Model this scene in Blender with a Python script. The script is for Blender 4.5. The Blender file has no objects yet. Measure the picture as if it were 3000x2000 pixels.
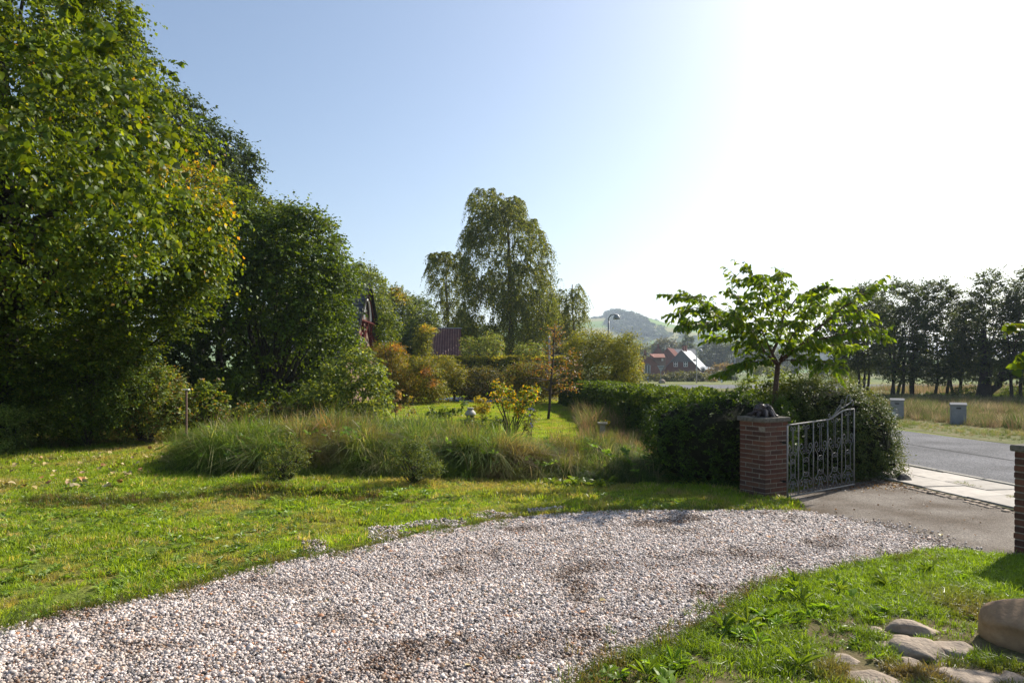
import bpy, bmesh, math, random
import numpy as np
from mathutils import Vector, Matrix

random.seed(7)
rng = np.random.default_rng(7)
S = bpy.context.scene
COL = S.collection
R = math.radians

# ------------------------------------------------------------------ camera, sky, sun, exposure
EYE, FPX, HOR = 1.8, 2000.0, 1085.0
cam = bpy.data.cameras.new('camera'); camo = bpy.data.objects.new('camera', cam); COL.objects.link(camo)
camo.location = (0, 0, EYE); camo.rotation_euler = (R(90), 0, 0)
cam.sensor_width = 36; cam.lens = 24; cam.shift_y = 85 / 3000
cam.clip_start = 0.05; cam.clip_end = 6000
S.camera = camo
SUN_EL, SUN_AZ = 37, 48
W = bpy.data.worlds.new('World'); S.world = W; W.use_nodes = True
wn = W.node_tree.nodes; wl = W.node_tree.links
bg = wn['Background']; bg.inputs['Strength'].default_value = 0.10
sky = wn.new('ShaderNodeTexSky'); sky.sky_type = 'NISHITA'; sky.sun_disc = False
sky.sun_elevation = R(SUN_EL); sky.sun_rotation = R(SUN_AZ)
sky.air_density = 1.0; sky.dust_density = 1.5; sky.ozone_density = 0.9; sky.altitude = 30
wl.new(sky.outputs[0], bg.inputs['Color'])
sd = bpy.data.lights.new('sun', 'SUN'); so = bpy.data.objects.new('sun', sd); COL.objects.link(so)
sd.energy = 5.0; sd.angle = R(0.53); sd.color = (1, .93, .82)
sv = Vector((math.sin(R(SUN_AZ)) * math.cos(R(SUN_EL)), math.cos(R(SUN_AZ)) * math.cos(R(SUN_EL)), math.sin(R(SUN_EL))))
so.rotation_euler = sv.to_track_quat('Z', 'Y').to_euler(); so.location = (20, 30, 60)
S.view_settings.view_transform = 'Standard'; S.view_settings.look = 'None'
S.view_settings.gamma = 1; S.view_settings.use_curve_mapping = False
S.view_settings.exposure = 0.72
S.render.engine = 'CYCLES'
cy = S.cycles
cy.max_bounces = 5; cy.diffuse_bounces = 2; cy.glossy_bounces = 2; cy.transmission_bounces = 4
cy.transparent_max_bounces = 4; cy.volume_bounces = 0
cy.use_denoising = True
cy.sample_clamp_indirect = 6

# ------------------------------------------------------------------ pixel helpers (3000 x 2000 photograph pixels -> metres)
def P(px, py, Y): return np.array([(px - 1500) * Y / FPX, Y, EYE + (HOR - py) * Y / FPX])
def G(px, py, z=0.0):
    Y = FPX * (EYE - z) / (py - HOR)
    return np.array([(px - 1500) * Y / FPX, Y, z])
def sstep(a, b, x):
    t = np.clip((x - a) / (b - a), 0, 1); return t * t * (3 - 2 * t)

def vnoise(x, y, s, seed=0):
    """smooth value noise in 0..1"""
    x = np.asarray(x, float) / s; y = np.asarray(y, float) / s
    xi = np.floor(x).astype(int); yi = np.floor(y).astype(int); fx = x - xi; fy = y - yi
    fx = fx * fx * (3 - 2 * fx); fy = fy * fy * (3 - 2 * fy)
    def h(a, b):
        v = np.sin(a * 127.1 + b * 311.7 + seed * 74.7) * 43758.5453
        return v - np.floor(v)
    return (h(xi, yi) * (1 - fx) + h(xi + 1, yi) * fx) * (1 - fy) + (h(xi, yi + 1) * (1 - fx) + h(xi + 1, yi + 1) * fx) * fy

# ------------------------------------------------------------------ polygons
def inpoly(poly, x, y):
    poly = np.asarray(poly, float); c = np.zeros(len(x), bool); j = len(poly) - 1
    for i in range(len(poly)):
        xi, yi = poly[i]; xj, yj = poly[j]
        k = ((yi > y) != (yj > y)) & (x < (xj - xi) * (y - yi) / ((yj - yi) + 1e-12) + xi)
        c ^= k; j = i
    return c
def edgedist(poly, x, y):
    poly = np.asarray(poly, float); best = np.full(len(x), 1e9); j = len(poly) - 1
    for i in range(len(poly)):
        a = poly[j]; b = poly[i]; ab = b - a; L = ab @ ab + 1e-12
        t = np.clip(((x - a[0]) * ab[0] + (y - a[1]) * ab[1]) / L, 0, 1)
        d = np.hypot(x - a[0] - t * ab[0], y - a[1] - t * ab[1]); best = np.minimum(best, d); j = i
    return best
def sample_poly(poly, n, rg=rng, inset=0.0):
    poly = np.asarray(poly, float); lo = poly.min(0); hi = poly.max(0); out = []; got = 0
    for _ in range(400):
        q = rg.uniform(lo, hi, (max(n, 64) * 2, 2)); m = inpoly(poly, q[:, 0], q[:, 1]); q = q[m]
        if inset > 0 and len(q): q = q[edgedist(poly, q[:, 0], q[:, 1]) > inset]
        out.append(q); got += len(q)
        if got >= n: break
    return np.concatenate(out)[:n]

def area(poly):
    p = np.asarray(poly, float); x, y = p[:, 0], p[:, 1]
    return abs(np.dot(x, np.roll(y, -1)) - np.dot(y, np.roll(x, -1))) / 2

# ------------------------------------------------------------------ object helpers
def base_of(o):
    v = Vector((0, 0, 0))
    while o is not None: v += Vector(o.location); o = o.parent
    return v
def tag(o, label=None, cat=None, group=None, kind=None):
    if label: o['label'] = label
    if cat: o['category'] = cat
    if group: o['group'] = group
    if kind: o['kind'] = kind
    return o
def thing(name, label, cat, loc, group=None, kind=None):
    o = bpy.data.objects.new(name, None); COL.objects.link(o); o.location = tuple(float(v) for v in loc)
    o.empty_display_size = .1
    return tag(o, label, cat, group, kind)
def link(name, me, parent=None):
    o = bpy.data.objects.new(name, me); COL.objects.link(o); o.parent = parent; return o
def mesh_np(name, V, F, mat=None, parent=None, col=None, smooth=False, origin=None):
    """V (n,3) world coordinates, F (m,k) faces of equal size"""
    V = np.asarray(V, np.float32); F = np.asarray(F, np.int32)
    off = np.array(base_of(parent), np.float32) if parent is not None else np.zeros(3, np.float32)
    if origin is not None: off = off + 0 * off + np.asarray(origin, np.float32) if parent is None else off
    V = V - off
    me = bpy.data.meshes.new(name); me.vertices.add(len(V)); me.vertices.foreach_set('co', V.ravel())
    k = F.shape[1]; me.loops.add(F.size); me.loops.foreach_set('vertex_index', F.ravel())
    me.polygons.add(len(F)); me.polygons.foreach_set('loop_start', np.arange(0, F.size, k, dtype=np.int32))
    me.polygons.foreach_set('loop_total', np.full(len(F), k, np.int32))
    if smooth: me.polygons.foreach_set('use_smooth', np.ones(len(F), bool))
    if col is not None:
        a = me.attributes.new('Col', 'FLOAT_COLOR', 'POINT')
        c = np.ones((len(V), 4), np.float32); c[:, :3] = col; a.data.foreach_set('color', c.ravel())
    me.update(calc_edges=True)
    if mat: me.materials.append(mat)
    o = link(name, me, parent)
    if parent is None and origin is not None: o.location = tuple(float(v) for v in origin)
    return o

class MB:
    """collects shapes in world coordinates, builds one mesh object"""
    def __init__(s): s.v = []; s.f = []
    def add(s, vs, fs):
        o = len(s.v); s.v += [tuple(float(c) for c in v) for v in vs]; s.f += [tuple(i + o for i in f) for f in fs]; return s
    def box(s, c, size, ax=None, ay=None, bev=0.0):
        c = np.asarray(c, float); hx, hy, hz = [v / 2 for v in size]
        ax = np.array([1, 0, 0.]) if ax is None else np.asarray(ax, float); ax = ax / np.linalg.norm(ax)
        ay = np.array([-ax[1], ax[0], 0.]) if ay is None else np.asarray(ay, float); ay = ay / np.linalg.norm(ay)
        az = np.cross(ax, ay); b = min(bev, hx * .9, hy * .9, hz * .9)
        if b <= 0:
            vs = [c + ax * hx * i + ay * hy * j + az * hz * k for i in (-1, 1) for j in (-1, 1) for k in (-1, 1)]
            return s.add(vs, [(0, 1, 3, 2), (4, 6, 7, 5), (0, 4, 5, 1), (2, 3, 7, 6), (0, 2, 6, 4), (1, 5, 7, 3)])
        rings = []
        for z, m in ((-hz, b), (-hz + b, 0), (hz - b, 0), (hz, b)):
            X, Y = hx - m, hy - m; k = b * .7 if m == 0 else b * .5
            rings.append([c + ax * x + ay * y + az * z for x, y in ((-X + k, -Y), (X - k, -Y), (X, -Y + k), (X, Y - k), (X - k, Y), (-X + k, Y), (-X, Y - k), (-X, -Y + k))])
        vs = [v for r in rings for v in r]; fs = [tuple(range(7, -1, -1)), tuple(range(24, 32))]
        for r in range(3):
            for i in range(8): fs.append((r * 8 + i, r * 8 + (i + 1) % 8, r * 8 + 8 + (i + 1) % 8, r * 8 + 8 + i))
        return s.add(vs, fs)
    def tube(s, pts, rad, n=6, cap=True):
        pts = [np.asarray(p, float) for p in pts]; m = len(pts)
        rad = [rad] * m if np.isscalar(rad) else list(rad)
        vs = []; up = None
        for i in range(m):
            d = pts[min(i + 1, m - 1)] - pts[max(i - 1, 0)]; d = d / (np.linalg.norm(d) + 1e-9)
            if up is None: up = np.array([0, 0, 1.]) if abs(d[2]) < .9 else np.array([1, 0, 0.])
            a = np.cross(up, d); a /= np.linalg.norm(a) + 1e-9; b = np.cross(d, a); up = b
            for k in range(n):
                t = 2 * math.pi * k / n; vs.append(pts[i] + (a * math.cos(t) + b * math.sin(t)) * rad[i])
        fs = [(i * n + k, i * n + (k + 1) % n, (i + 1) * n + (k + 1) % n, (i + 1) * n + k) for i in range(m - 1) for k in range(n)]
        if cap: fs += [tuple(range(n - 1, -1, -1)), tuple(range((m - 1) * n, m * n))]
        return s.add(vs, fs)
    def lathe(s, c, prof, n=16):
        vs = [np.array([c[0] + r * math.cos(2 * math.pi * k / n), c[1] + r * math.sin(2 * math.pi * k / n), c[2] + z]) for r, z in prof for k in range(n)]
        m = len(prof); fs = [(i * n + k, i * n + (k + 1) % n, (i + 1) * n + (k + 1) % n, (i + 1) * n + k) for i in range(m - 1) for k in range(n)]
        fs += [tuple(range(n - 1, -1, -1)), tuple(range((m - 1) * n, m * n))]
        return s.add(vs, fs)
    def build(s, name, mat=None, parent=None, smooth=False, origin=None):
        off = base_of(parent) if parent is not None else Vector(origin or (0, 0, 0))
        me = bpy.data.meshes.new(name); me.from_pydata([tuple(Vector(v) - off) for v in s.v], [], s.f)
        if mat: me.materials.append(mat)
        if smooth: me.polygons.foreach_set('use_smooth', [True] * len(me.polygons))
        me.update(); o = link(name, me, parent)
        if parent is None and origin is not None: o.location = Vector(origin)
        return o

# ------------------------------------------------------------------ materials
def newmat(name):
    m = bpy.data.materials.new(name); m.use_nodes = True; nt = m.node_tree
    return m, nt, nt.nodes, nt.links, nt.nodes['Principled BSDF']
def plain(name, c1, c2=None, scale=8.0, rough=.8, bump=.0, metal=0.0, spec=.4, detail=6, bscale=None, stops=None):
    m, nt, N, L, b = newmat(name)
    b.inputs['Roughness'].default_value = rough; b.inputs['Metallic'].default_value = metal
    if rough > .9: spec = min(spec, .08)
    b.inputs['Specular IOR Level'].default_value = spec
    tc = N.new('ShaderNodeTexCoord')
    if c2 is None: c2 = tuple(c * .75 for c in c1)
    n = N.new('ShaderNodeTexNoise'); n.inputs['Scale'].default_value = scale; n.inputs['Detail'].default_value = detail
    n.inputs['Roughness'].default_value = .62
    L.new(tc.outputs['Object'], n.inputs['Vector'])
    r = N.new('ShaderNodeValToRGB'); r.color_ramp.elements[0].position = .33; r.color_ramp.elements[1].position = .67
    r.color_ramp.elements[0].color = (*c2, 1); r.color_ramp.elements[1].color = (*c1, 1)
    for p, c in (stops or []):
        e = r.color_ramp.elements.new(p); e.color = (*c, 1)
    L.new(n.outputs['Fac'], r.inputs[0]); L.new(r.outputs[0], b.inputs['Base Color'])
    if bump:
        n2 = N.new('ShaderNodeTexNoise'); n2.inputs['Scale'].default_value = bscale or scale * 5; n2.inputs['Detail'].default_value = 6
        L.new(tc.outputs['Object'], n2.inputs['Vector'])
        bp = N.new('ShaderNodeBump'); bp.inputs['Strength'].default_value = 1; bp.inputs['Distance'].default_value = bump
        L.new(n2.outputs['Fac'], bp.inputs['Height']); L.new(bp.outputs[0], b.inputs['Normal'])
    return m
def leafmat(name, trans=.45, rough=.42, spec=.5, attr='Col', kind='GEOMETRY', tcol=(1.7, 1.45, .6), grad=False):
    m, nt, N, L, b = newmat(name)
    a = N.new('ShaderNodeAttribute'); a.attribute_name = attr; a.attribute_type = kind
    c = a.outputs['Color']
    oi = N.new('ShaderNodeNewGeometry')
    b.inputs['Roughness'].default_value = rough; b.inputs['Specular IOR Level'].default_value = spec
    L.new(c, b.inputs['Base Color'])
    mx = N.new('ShaderNodeMix'); mx.data_type = 'RGBA'; mx.blend_type = 'MULTIPLY'; mx.inputs[0].default_value = 1
    L.new(c, mx.inputs[6]); mx.inputs[7].default_value = (*tcol, 1)
    t = N.new('ShaderNodeBsdfTranslucent'); L.new(mx.outputs[2], t.inputs['Color'])
    ms = N.new('ShaderNodeMixShader'); ms.inputs[0].default_value = trans
    L.new(b.outputs[0], ms.inputs[1]); L.new(t.outputs[0], ms.inputs[2])
    L.new(ms.outputs[0], N['Material Output'].inputs['Surface'])
    return m
M = {}
M['leaf'] = leafmat('leaf', trans=.48, rough=.5, spec=.3, tcol=(2.1, 1.65, .35))
M['leaf_gloss'] = leafmat('leaf_gloss', trans=.45, rough=.5, spec=.28, tcol=(2.1, 1.65, .35))
M['leaf_matt'] = leafmat('leaf_matt', trans=.35, rough=.65, spec=.2)
M['grass_dry'] = leafmat('dry_grass_blades', trans=.35, rough=.7, spec=.15, attr='tint', kind='INSTANCER', tcol=(1.25, 1.15, .8))
M['needle'] = leafmat('needle', trans=.25, rough=.5, spec=.35, tcol=(1.7, 1.5, .5))
M['grass_i'] = leafmat('grass_blades', trans=.45, rough=.45, spec=.45, attr='tint', kind='INSTANCER', tcol=(1.6, 1.5, .55))
M['bark'] = plain('bark', (.10, .075, .055), (.035, .027, .02), 14, .9, .02)
M['bark_dark'] = plain('bark_dark', (.045, .035, .028), (.018, .014, .011), 9, .9, .02)
M['bark_cherry'] = plain('bark_cherry', (.16, .085, .055), (.07, .035, .025), 30, .7, .004)
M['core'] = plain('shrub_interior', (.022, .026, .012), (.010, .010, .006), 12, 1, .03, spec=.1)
M['mortar'] = plain('mortar', (.30, .26, .21), (.17, .145, .12), 40, .95, .003)
M['cap'] = plain('concrete_cap', (.20, .18, .155), (.08, .08, .065), 22, .95, .004)
M['gatewhite'] = plain('worn_white_paint', (.21, .21, .205), (.12, .115, .11), 30, .65, .001, spec=.5)
M['stone'] = plain('field_stone', (.40, .31, .225), (.20, .155, .115), 9, .85, .01)
M['boulder'] = plain('boulder', (.44, .28, .15), (.24, .15, .085), 5, .85, .008)
M['rock_dark'] = plain('rock_dark', (.10, .09, .08), (.05, .045, .04), 10, .9, .01)
M['zinc'] = plain('zinc_grey', (.34, .35, .36), (.27, .28, .29), 6, .55, 0, spec=.5)
M['cabinet'] = plain('cabinet_grey', (.30, .30, .31), (.24, .24, .25), 5, .8, 0, spec=.1)
M['cabinet_lid'] = plain('cabinet_lid', (.27, .27, .27), (.22, .22, .22), 5, .85, 0, spec=.05)
M['black'] = plain('black_plastic', (.02, .02, .02), (.012, .012, .012), 5, .95)
M['white'] = plain('white_paint', (.75, .75, .74), (.62, .62, .61), 5, .6)
M['plasticwhite'] = plain('white_plastic', (.8, .8, .82), (.6, .62, .66), 5, .3)
M['brickfar'] = plain('red_brick_far', (.22, .075, .048), (.15, .055, .035), 1.5, .9)
M['brickfar2'] = plain('brown_brick_far', (.15, .055, .04), (.11, .04, .03), 1.5, .95)
M['slate'] = plain('slate_roof', (.075, .08, .09), (.045, .048, .055), 2, .45, 0, spec=.6)
M['slate_sunlit'] = plain('sunlit_slate_roof', (.17, .18, .19), (.12, .125, .135), 1.5, .33, 0, spec=1.0)  # slate lightened in colour to imitate sun reflected off a roof slope
M['tile'] = plain('red_roof_tile', (.42, .15, .08), (.26, .09, .05), 3, .6)
M['glass'] = plain('window_glass', (.05, .06, .065), (.03, .035, .04), 3, .12, spec=.8)
M['redtimber'] = plain('dark_red_timber', (.09, .018, .015), (.05, .012, .01), 8, .95)
M['siding'] = plain('beige_cladding', (.27, .19, .145), (.18, .125, .095), 6, .95)
M['rooftile_dark'] = plain('dark_roof_tile', (.045, .045, .055), (.025, .025, .03), 5, .5, 0, spec=.5)
M['redmetal'] = plain('rusty_red_sheet', (.20, .075, .06), (.11, .04, .035), 2.5, .6, stops=[(.8, (.25, .2, .2))])
M['seam'] = plain('seam_batten', (.42, .24, .17), (.26, .12, .09), 5, .6)
M['blue'] = plain('blue_padding', (.05, .22, .62), (.04, .15, .45), 3, .5)
M['net'] = plain('trampoline_mat', (.035, .035, .04), (.02, .02, .02), 3, .7)
M['urn'] = plain('pale_urn', (.42, .40, .36), (.28, .26, .22), 12, .6)
M['concrete'] = plain('concrete', (.40, .37, .32), (.26, .24, .20), 18, .9, .003)
M['ornament'] = plain('dark_ornament', (.055, .035, .030), (.022, .014, .013), 14, .38, .004, spec=.6)

# ------------------------------------------------------------------ leaves
TMPL = {
 'kite': ([(0, 0, 0), (.42, .5, .07), (1, 0, -.06), (.42, -.5, .07)], [(0, 2, 1), (0, 3, 2)]),
 'heart': ([(0, 0, 0), (-.04, .26, .04), (.2, .49, .09), (.6, .38, .06), (1, 0, -.14), (.6, -.38, .06), (.2, -.49, .09), (-.04, -.26, .04), (.5, 0, -.03)],
           [(8, 1, 0), (8, 2, 1), (8, 3, 2), (8, 4, 3), (8, 5, 4), (8, 6, 5), (8, 7, 6), (8, 0, 7)]),
 'lance': ([(0, 0, 0), (.28, .46, .08), (.66, .40, .04), (1, 0, -.16), (.66, -.40, .04), (.28, -.46, .08), (.4, 0, -.02)],
           [(6, 1, 0), (6, 2, 1), (6, 3, 2), (6, 4, 3), (6, 5, 4), (6, 0, 5)]),
 'toothed': ([(0, 0, 0), (.3, .18, .04), (.42, .42, .06), (.5, .2, .04), (.68, .45, .04), (.76, .2, 0), (1, 0, -.12), (.76, -.2, 0), (.68, -.45, .04), (.5, -.2, .04), (.42, -.42, .06), (.3, -.18, .04)],
           [(0, 2, 1), (0, 3, 2), (3, 5, 4), (0, 5, 3), (0, 6, 5), (0, 7, 6), (7, 9, 8), (0, 9, 7), (0, 10, 9), (0, 11, 10)]),
}
def unit(v): return v / (np.linalg.norm(v, axis=-1, keepdims=True) + 1e-9)
def leaf_arrays(pos, d, n, L, Wd, tm):
    T, F = TMPL[tm]; T = np.array(T, float); F = np.array(F, int)
    d = unit(d); s = unit(np.cross(n, d)); n = np.cross(d, s)
    L = np.asarray(L)[:, None, None]; Wd = np.asarray(Wd)[:, None, None]
    V = pos[:, None, :] + T[None, :, 0:1] * L * d[:, None, :] + T[None, :, 1:2] * Wd * s[:, None, :] + T[None, :, 2:3] * L * n[:, None, :]
    k = len(T); FF = F[None] + (np.arange(len(pos)) * k)[:, None, None]
    return V.reshape(-1, 3), FF.reshape(-1, 3), k
def leaf_obj(name, pos, d, n, L, Wd, col, mat, tm='kite', parent=None):
    V, F, k = leaf_arrays(pos, d, n, L, Wd, tm)
    return mesh_np(name, V, F, mat, parent, col=np.repeat(col, k, 0))
def palette(pal, n, rg, tone=None):
    # pal: list of (colour, weight)
    w = np.array([p[1] for p in pal], float); w /= w.sum(); c = np.array([p[0] for p in pal])[rg.choice(len(pal), n, p=w)]
    v = rg.normal(1, .16, (n, 1)).clip(.5, 1.6)
    return c * v * (1 if tone is None else tone)

def sprays(rg, C, Rr, twigs, per, L, pal, droop=.3, flat=.8, out=None, aspect=.85, updir=0.0, nrm=(.7, .5, .6), wind=(0, 0, 0), lendir=None):
    """C clump centres (n,3), Rr clump radii. returns pos, dir, normal, len, wid, col"""
    n = len(C); T = n * twigs
    c = np.repeat(C, twigs, 0); r = np.repeat(Rr, twigs)
    d = rg.normal(0, 1, (T, 3)); d[:, 2] = d[:, 2] * flat + updir
    if out is not None: d = unit(d) + np.repeat(out, twigs, 0) * .6
    d = unit(d + np.array(wind)); ln = r * rg.uniform(.55, 1.2, T)
    tone = np.repeat(np.repeat(rg.normal(1, .14, (n, 1)).clip(.6, 1.5), twigs, 0), per, 0)
    t = (np.arange(per) + rg.uniform(.1, .9, (T, per))) / per; t = t.reshape(-1)
    D = np.repeat(d, per, 0); Ln = np.repeat(ln, per); Cc = np.repeat(c, per, 0)
    pos = Cc + D * (Ln * t)[:, None]; pos[:, 2] -= droop * Ln * t * t
    tang = D.copy(); tang[:, 2] -= 2 * droop * t; tang = unit(tang)
    side = unit(np.cross(tang, np.array([0, 0, 1.])) + rg.normal(0, .25, tang.shape)) * np.where(rg.random(len(t)) < .5, 1, -1)[:, None]
    ld = unit(tang * .6 + side * .8 + np.array([0, 0, -.35]) + rg.normal(0, .25, tang.shape))
    nn = unit(np.array([0, 0, 1.]) * nrm[0] + D * nrm[1] + rg.normal(0, 1, tang.shape) * nrm[2])
    LL = L * rg.uniform(.6, 1.25, len(t)); WW = LL * aspect
    return pos, ld, nn, LL, WW, palette(pal, len(t), rg, tone)

def poly_world(poly, Y):
    p = np.asarray(poly, float); return np.stack([(p[:, 0] - 1500) * Y / FPX, EYE + (HOR - p[:, 1]) * Y / FPX], 1)
def crown_clumps(rg, poly, Y, depth, cr, n, edge=.45, surf=.45, gap=0.0):
    pw = poly_world(poly, Y)
    if gap > 0:      # boughs and hollows: clumps gather where a broad noise is high, hollows open between them
        q = sample_poly(pw, int(n * 2.6), rg, inset=cr * edge); s1, s2 = cr * 3.0, cr * 1.4; sd_ = int(abs(pw[0, 0] * 10)) % 97
        v = .6 * vnoise(q[:, 0], q[:, 1] * 1.25, s1, sd_) + .4 * vnoise(q[:, 0], q[:, 1] * 1.4, s2, sd_ + 1)
        p_ = 1 / (1 + np.exp(-(v - .47) * 26 * gap)); q = q[rg.random(len(q)) < p_][:n]
    else: q = sample_poly(pw, n, rg, inset=cr * edge)
    e = edgedist(pw, q[:, 0], q[:, 1]); Rm = max(depth, cr)
    D = depth * np.sqrt(np.clip(1 - (1 - np.minimum(e / Rm, 1)) ** 2, 0.03, 1))
    u = rg.uniform(-1, 1, len(q)); u = np.sign(u) * np.abs(u) ** surf
    C = np.stack([q[:, 0], Y + D * u, q[:, 1]], 1)
    cen = np.array([q[:, 0].mean(), Y, q[:, 1].mean()])
    e2 = unit(C - cen); e2[:, 1] = u * .9
    return C, unit(e2)

ALL_LEAF = [0]
def crown(parent, name, seed, poly, Y, depth, cr, leaf, pal, cover=3.5, twigs=7, per=6, mat='leaf', tm='kite',
          extra_patch=None, n_ind=0, gap=0.0, edge=.45, surf=.5, **kw):
    rg = np.random.default_rng(seed)
    A = area(poly_world(poly, Y)); asp = kw.get('aspect', .85)
    N = cover * A / (leaf * leaf * asp * (.5 if tm == 'kite' else .68))
    n = max(3, int(N / (twigs * per)))
    C, out = crown_clumps(rg, poly, Y, depth, cr, n, edge, surf, gap)
    rr = cr * rg.uniform(.6, 1.25, len(C)) * np.where(rg.random(len(C)) < .08, 1.5, 1)
    pos, d, nn, L, Wd, col = sprays(rg, C, rr, twigs, per, leaf, pal, out=out, **kw)
    if extra_patch:
        for (cx, cyy, rad, pc) in extra_patch:      # patches of turned autumn leaves
            c0 = P(cx, cyy, Y); rad = rad * Y / FPX
            dd = np.hypot(pos[:, 0] - c0[0], pos[:, 2] - c0[2]); k = (dd < rad * rg.uniform(.3, 1.2, len(dd)))
            col[k] = palette(pc, int(k.sum()), rg)
    keep = pos[:, 2] > .02
    pos, d, nn, L, Wd, col = [a[keep] for a in (pos, d, nn, L, Wd, col)]
    ALL_LEAF[0] += len(pos)
    if n_ind:
        px = 1500 + FPX * pos[:, 0] / pos[:, 1]; py = HOR - FPX * (pos[:, 2] - EYE) / pos[:, 1]
        vis = (px > 8) & (px < 2990) & (py > 8)
        score = L / pos[:, 1] * np.where(vis, 1, 0) * (1 + .8 * (pos[:, 1] < Y)) * rg.uniform(.7, 1.2, len(L))
        idx = np.argsort(-score)[:n_ind]
        indiv_leaves(parent, pos[idx], d[idx], nn[idx], L[idx], Wd[idx], col[idx], M[mat], tm, rg)
        m = np.ones(len(L), bool); m[idx] = False
        pos, d, nn, L, Wd, col = [a[m] for a in (pos, d, nn, L, Wd, col)]
    o = leaf_obj(name, pos, d, nn, L, Wd, col, M[mat], tm, parent)
    o['kind'] = 'stuff'
    return C, o
def indiv_leaves(parent, pos, d, n, L, Wd, col, mat, tm, rg, nvar=10):
    T, F = TMPL[tm]; T = np.array(T)
    order = np.argsort(col[:, 0] / (col[:, 1] + 1e-6)); grp = np.zeros(len(pos), int)
    for k, ch in enumerate(np.array_split(order, nvar)): grp[ch] = k
    off = base_of(parent)
    for k in range(nvar):
        ids = np.where(grp == k)[0]
        if not len(ids): continue
        me = bpy.data.meshes.new('leaf'); me.from_pydata([tuple(v) for v in T], [], F)
        a = me.attributes.new('Col', 'FLOAT_COLOR', 'POINT'); cc = np.ones((len(T), 4)); cc[:, :3] = col[ids].mean(0)
        a.data.foreach_set('color', cc.ravel().astype(np.float32)); me.materials.append(mat); me.update()
        for i in ids:
            dd = unit(d[i]); s = unit(np.cross(n[i], dd)); nn = np.cross(dd, s)
            m = Matrix((( *(dd * L[i]),), (*(s * Wd[i]),), (*(nn * L[i]),))).transposed().to_4x4()
            m.translation = Vector(pos[i]) - off
            o = bpy.data.objects.new('leaf', me); COL.objects.link(o); o.parent = parent; o.matrix_local = m
def limbs(parent, base, C, n, rg, r0=.1, mat='bark', name='limb', fork=None, sag=0.15):
    """tapered limbs from the trunk top to clump centres, joined as one branch part each"""
    if n <= 0 or not len(C): return
    ids = rg.choice(len(C), min(n, len(C)), replace=False); base = np.asarray(base, float)
    mb = MB()
    for i in ids:
        e = C[i]; v = e - base; m1 = base + v * .35 + np.array([0, 0, .12 * np.linalg.norm(v)]) + rg.normal(0, .04, 3) * np.linalg.norm(v)
        m2 = base + v * .7 + np.array([0, 0, .08 * np.linalg.norm(v)]) + rg.normal(0, .04, 3) * np.linalg.norm(v)
        mb.tube([base, m1, m2, e], [r0, r0 * .6, r0 * .35, r0 * .12], 5, cap=False)
    return mb.build(name, M[mat], parent, smooth=True)
def trunk(parent, pts, rad, mat='bark', name='trunk', n=8):
    pts = [np.asarray(p, float) for p in pts]
    # refine with a little wobble
    q = [pts[0]]; r = [rad[0]]; rg = np.random.default_rng(int(abs(pts[0][0]) * 1000) + 3)
    for i in range(len(pts) - 1):
        for t in (.5, 1):
            p = pts[i] * (1 - t) + pts[i + 1] * t
            if t < 1: p = p + rg.normal(0, .04, 3) * np.linalg.norm(pts[i + 1] - pts[i]) * .6
            q.append(p); r.append(rad[i] * (1 - t) + rad[i + 1] * t)
    return MB().tube(q, r, n).build(name, M[mat], parent, smooth=True)

# ------------------------------------------------------------------ scattering for uncountable stuff (grass, gravel)
def scatter(name, protos, pts, rot, scl, tint, pidx, label, cat, kind='stuff'):
    me = bpy.data.meshes.new(name); me.vertices.add(len(pts)); me.vertices.foreach_set('co', np.asarray(pts, np.float32).ravel())
    a = me.attributes.new('rot', 'FLOAT_VECTOR', 'POINT'); a.data.foreach_set('vector', np.asarray(rot, np.float32).ravel())
    a = me.attributes.new('scl', 'FLOAT_VECTOR', 'POINT'); sc = np.asarray(scl, np.float32)
    if sc.ndim == 1: sc = np.repeat(sc[:, None], 3, 1)
    a.data.foreach_set('vector', sc.ravel())
    a = me.attributes.new('tint', 'FLOAT_COLOR', 'POINT'); c = np.ones((len(pts), 4), np.float32); c[:, :3] = tint; a.data.foreach_set('color', c.ravel())
    a = me.attributes.new('pidx', 'INT', 'POINT'); a.data.foreach_set('value', np.asarray(pidx, np.int32))
    o = link(name, me); tag(o, label, cat, None, kind)
    pc = bpy.data.collections.new(name + '_kinds')
    for i, p in enumerate(protos):
        q = bpy.data.objects.new(f'{name}_kind_{i:02d}', p); pc.objects.link(q)
    ng = bpy.data.node_groups.new(name, 'GeometryNodeTree')
    ng.interface.new_socket('Geometry', in_out='INPUT', socket_type='NodeSocketGeometry')
    ng.interface.new_socket('Geometry', in_out='OUTPUT', socket_type='NodeSocketGeometry')
    N = ng.nodes; L = ng.links; gi = N.new('NodeGroupInput'); go = N.new('NodeGroupOutput')
    iop = N.new('GeometryNodeInstanceOnPoints'); ci = N.new('GeometryNodeCollectionInfo')
    ci.inputs['Collection'].default_value = pc; ci.inputs['Separate Children'].default_value = True; ci.inputs['Reset Children'].default_value = True
    def na(t, nm):
        x = N.new('GeometryNodeInputNamedAttribute'); x.data_type = t; x.inputs['Name'].default_value = nm; return x.outputs['Attribute']
    e2r = N.new('FunctionNodeEulerToRotation'); L.new(na('FLOAT_VECTOR', 'rot'), e2r.inputs[0])
    L.new(gi.outputs[0], iop.inputs['Points']); L.new(ci.outputs[0], iop.inputs['Instance']); iop.inputs['Pick Instance'].default_value = True
    L.new(na('INT', 'pidx'), iop.inputs['Instance Index']); L.new(e2r.outputs[0], iop.inputs['Rotation']); L.new(na('FLOAT_VECTOR', 'scl'), iop.inputs['Scale'])
    L.new(iop.outputs[0], go.inputs[0])
    md = o.modifiers.new('scatter', 'NODES'); md.node_group = ng
    return o
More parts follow.
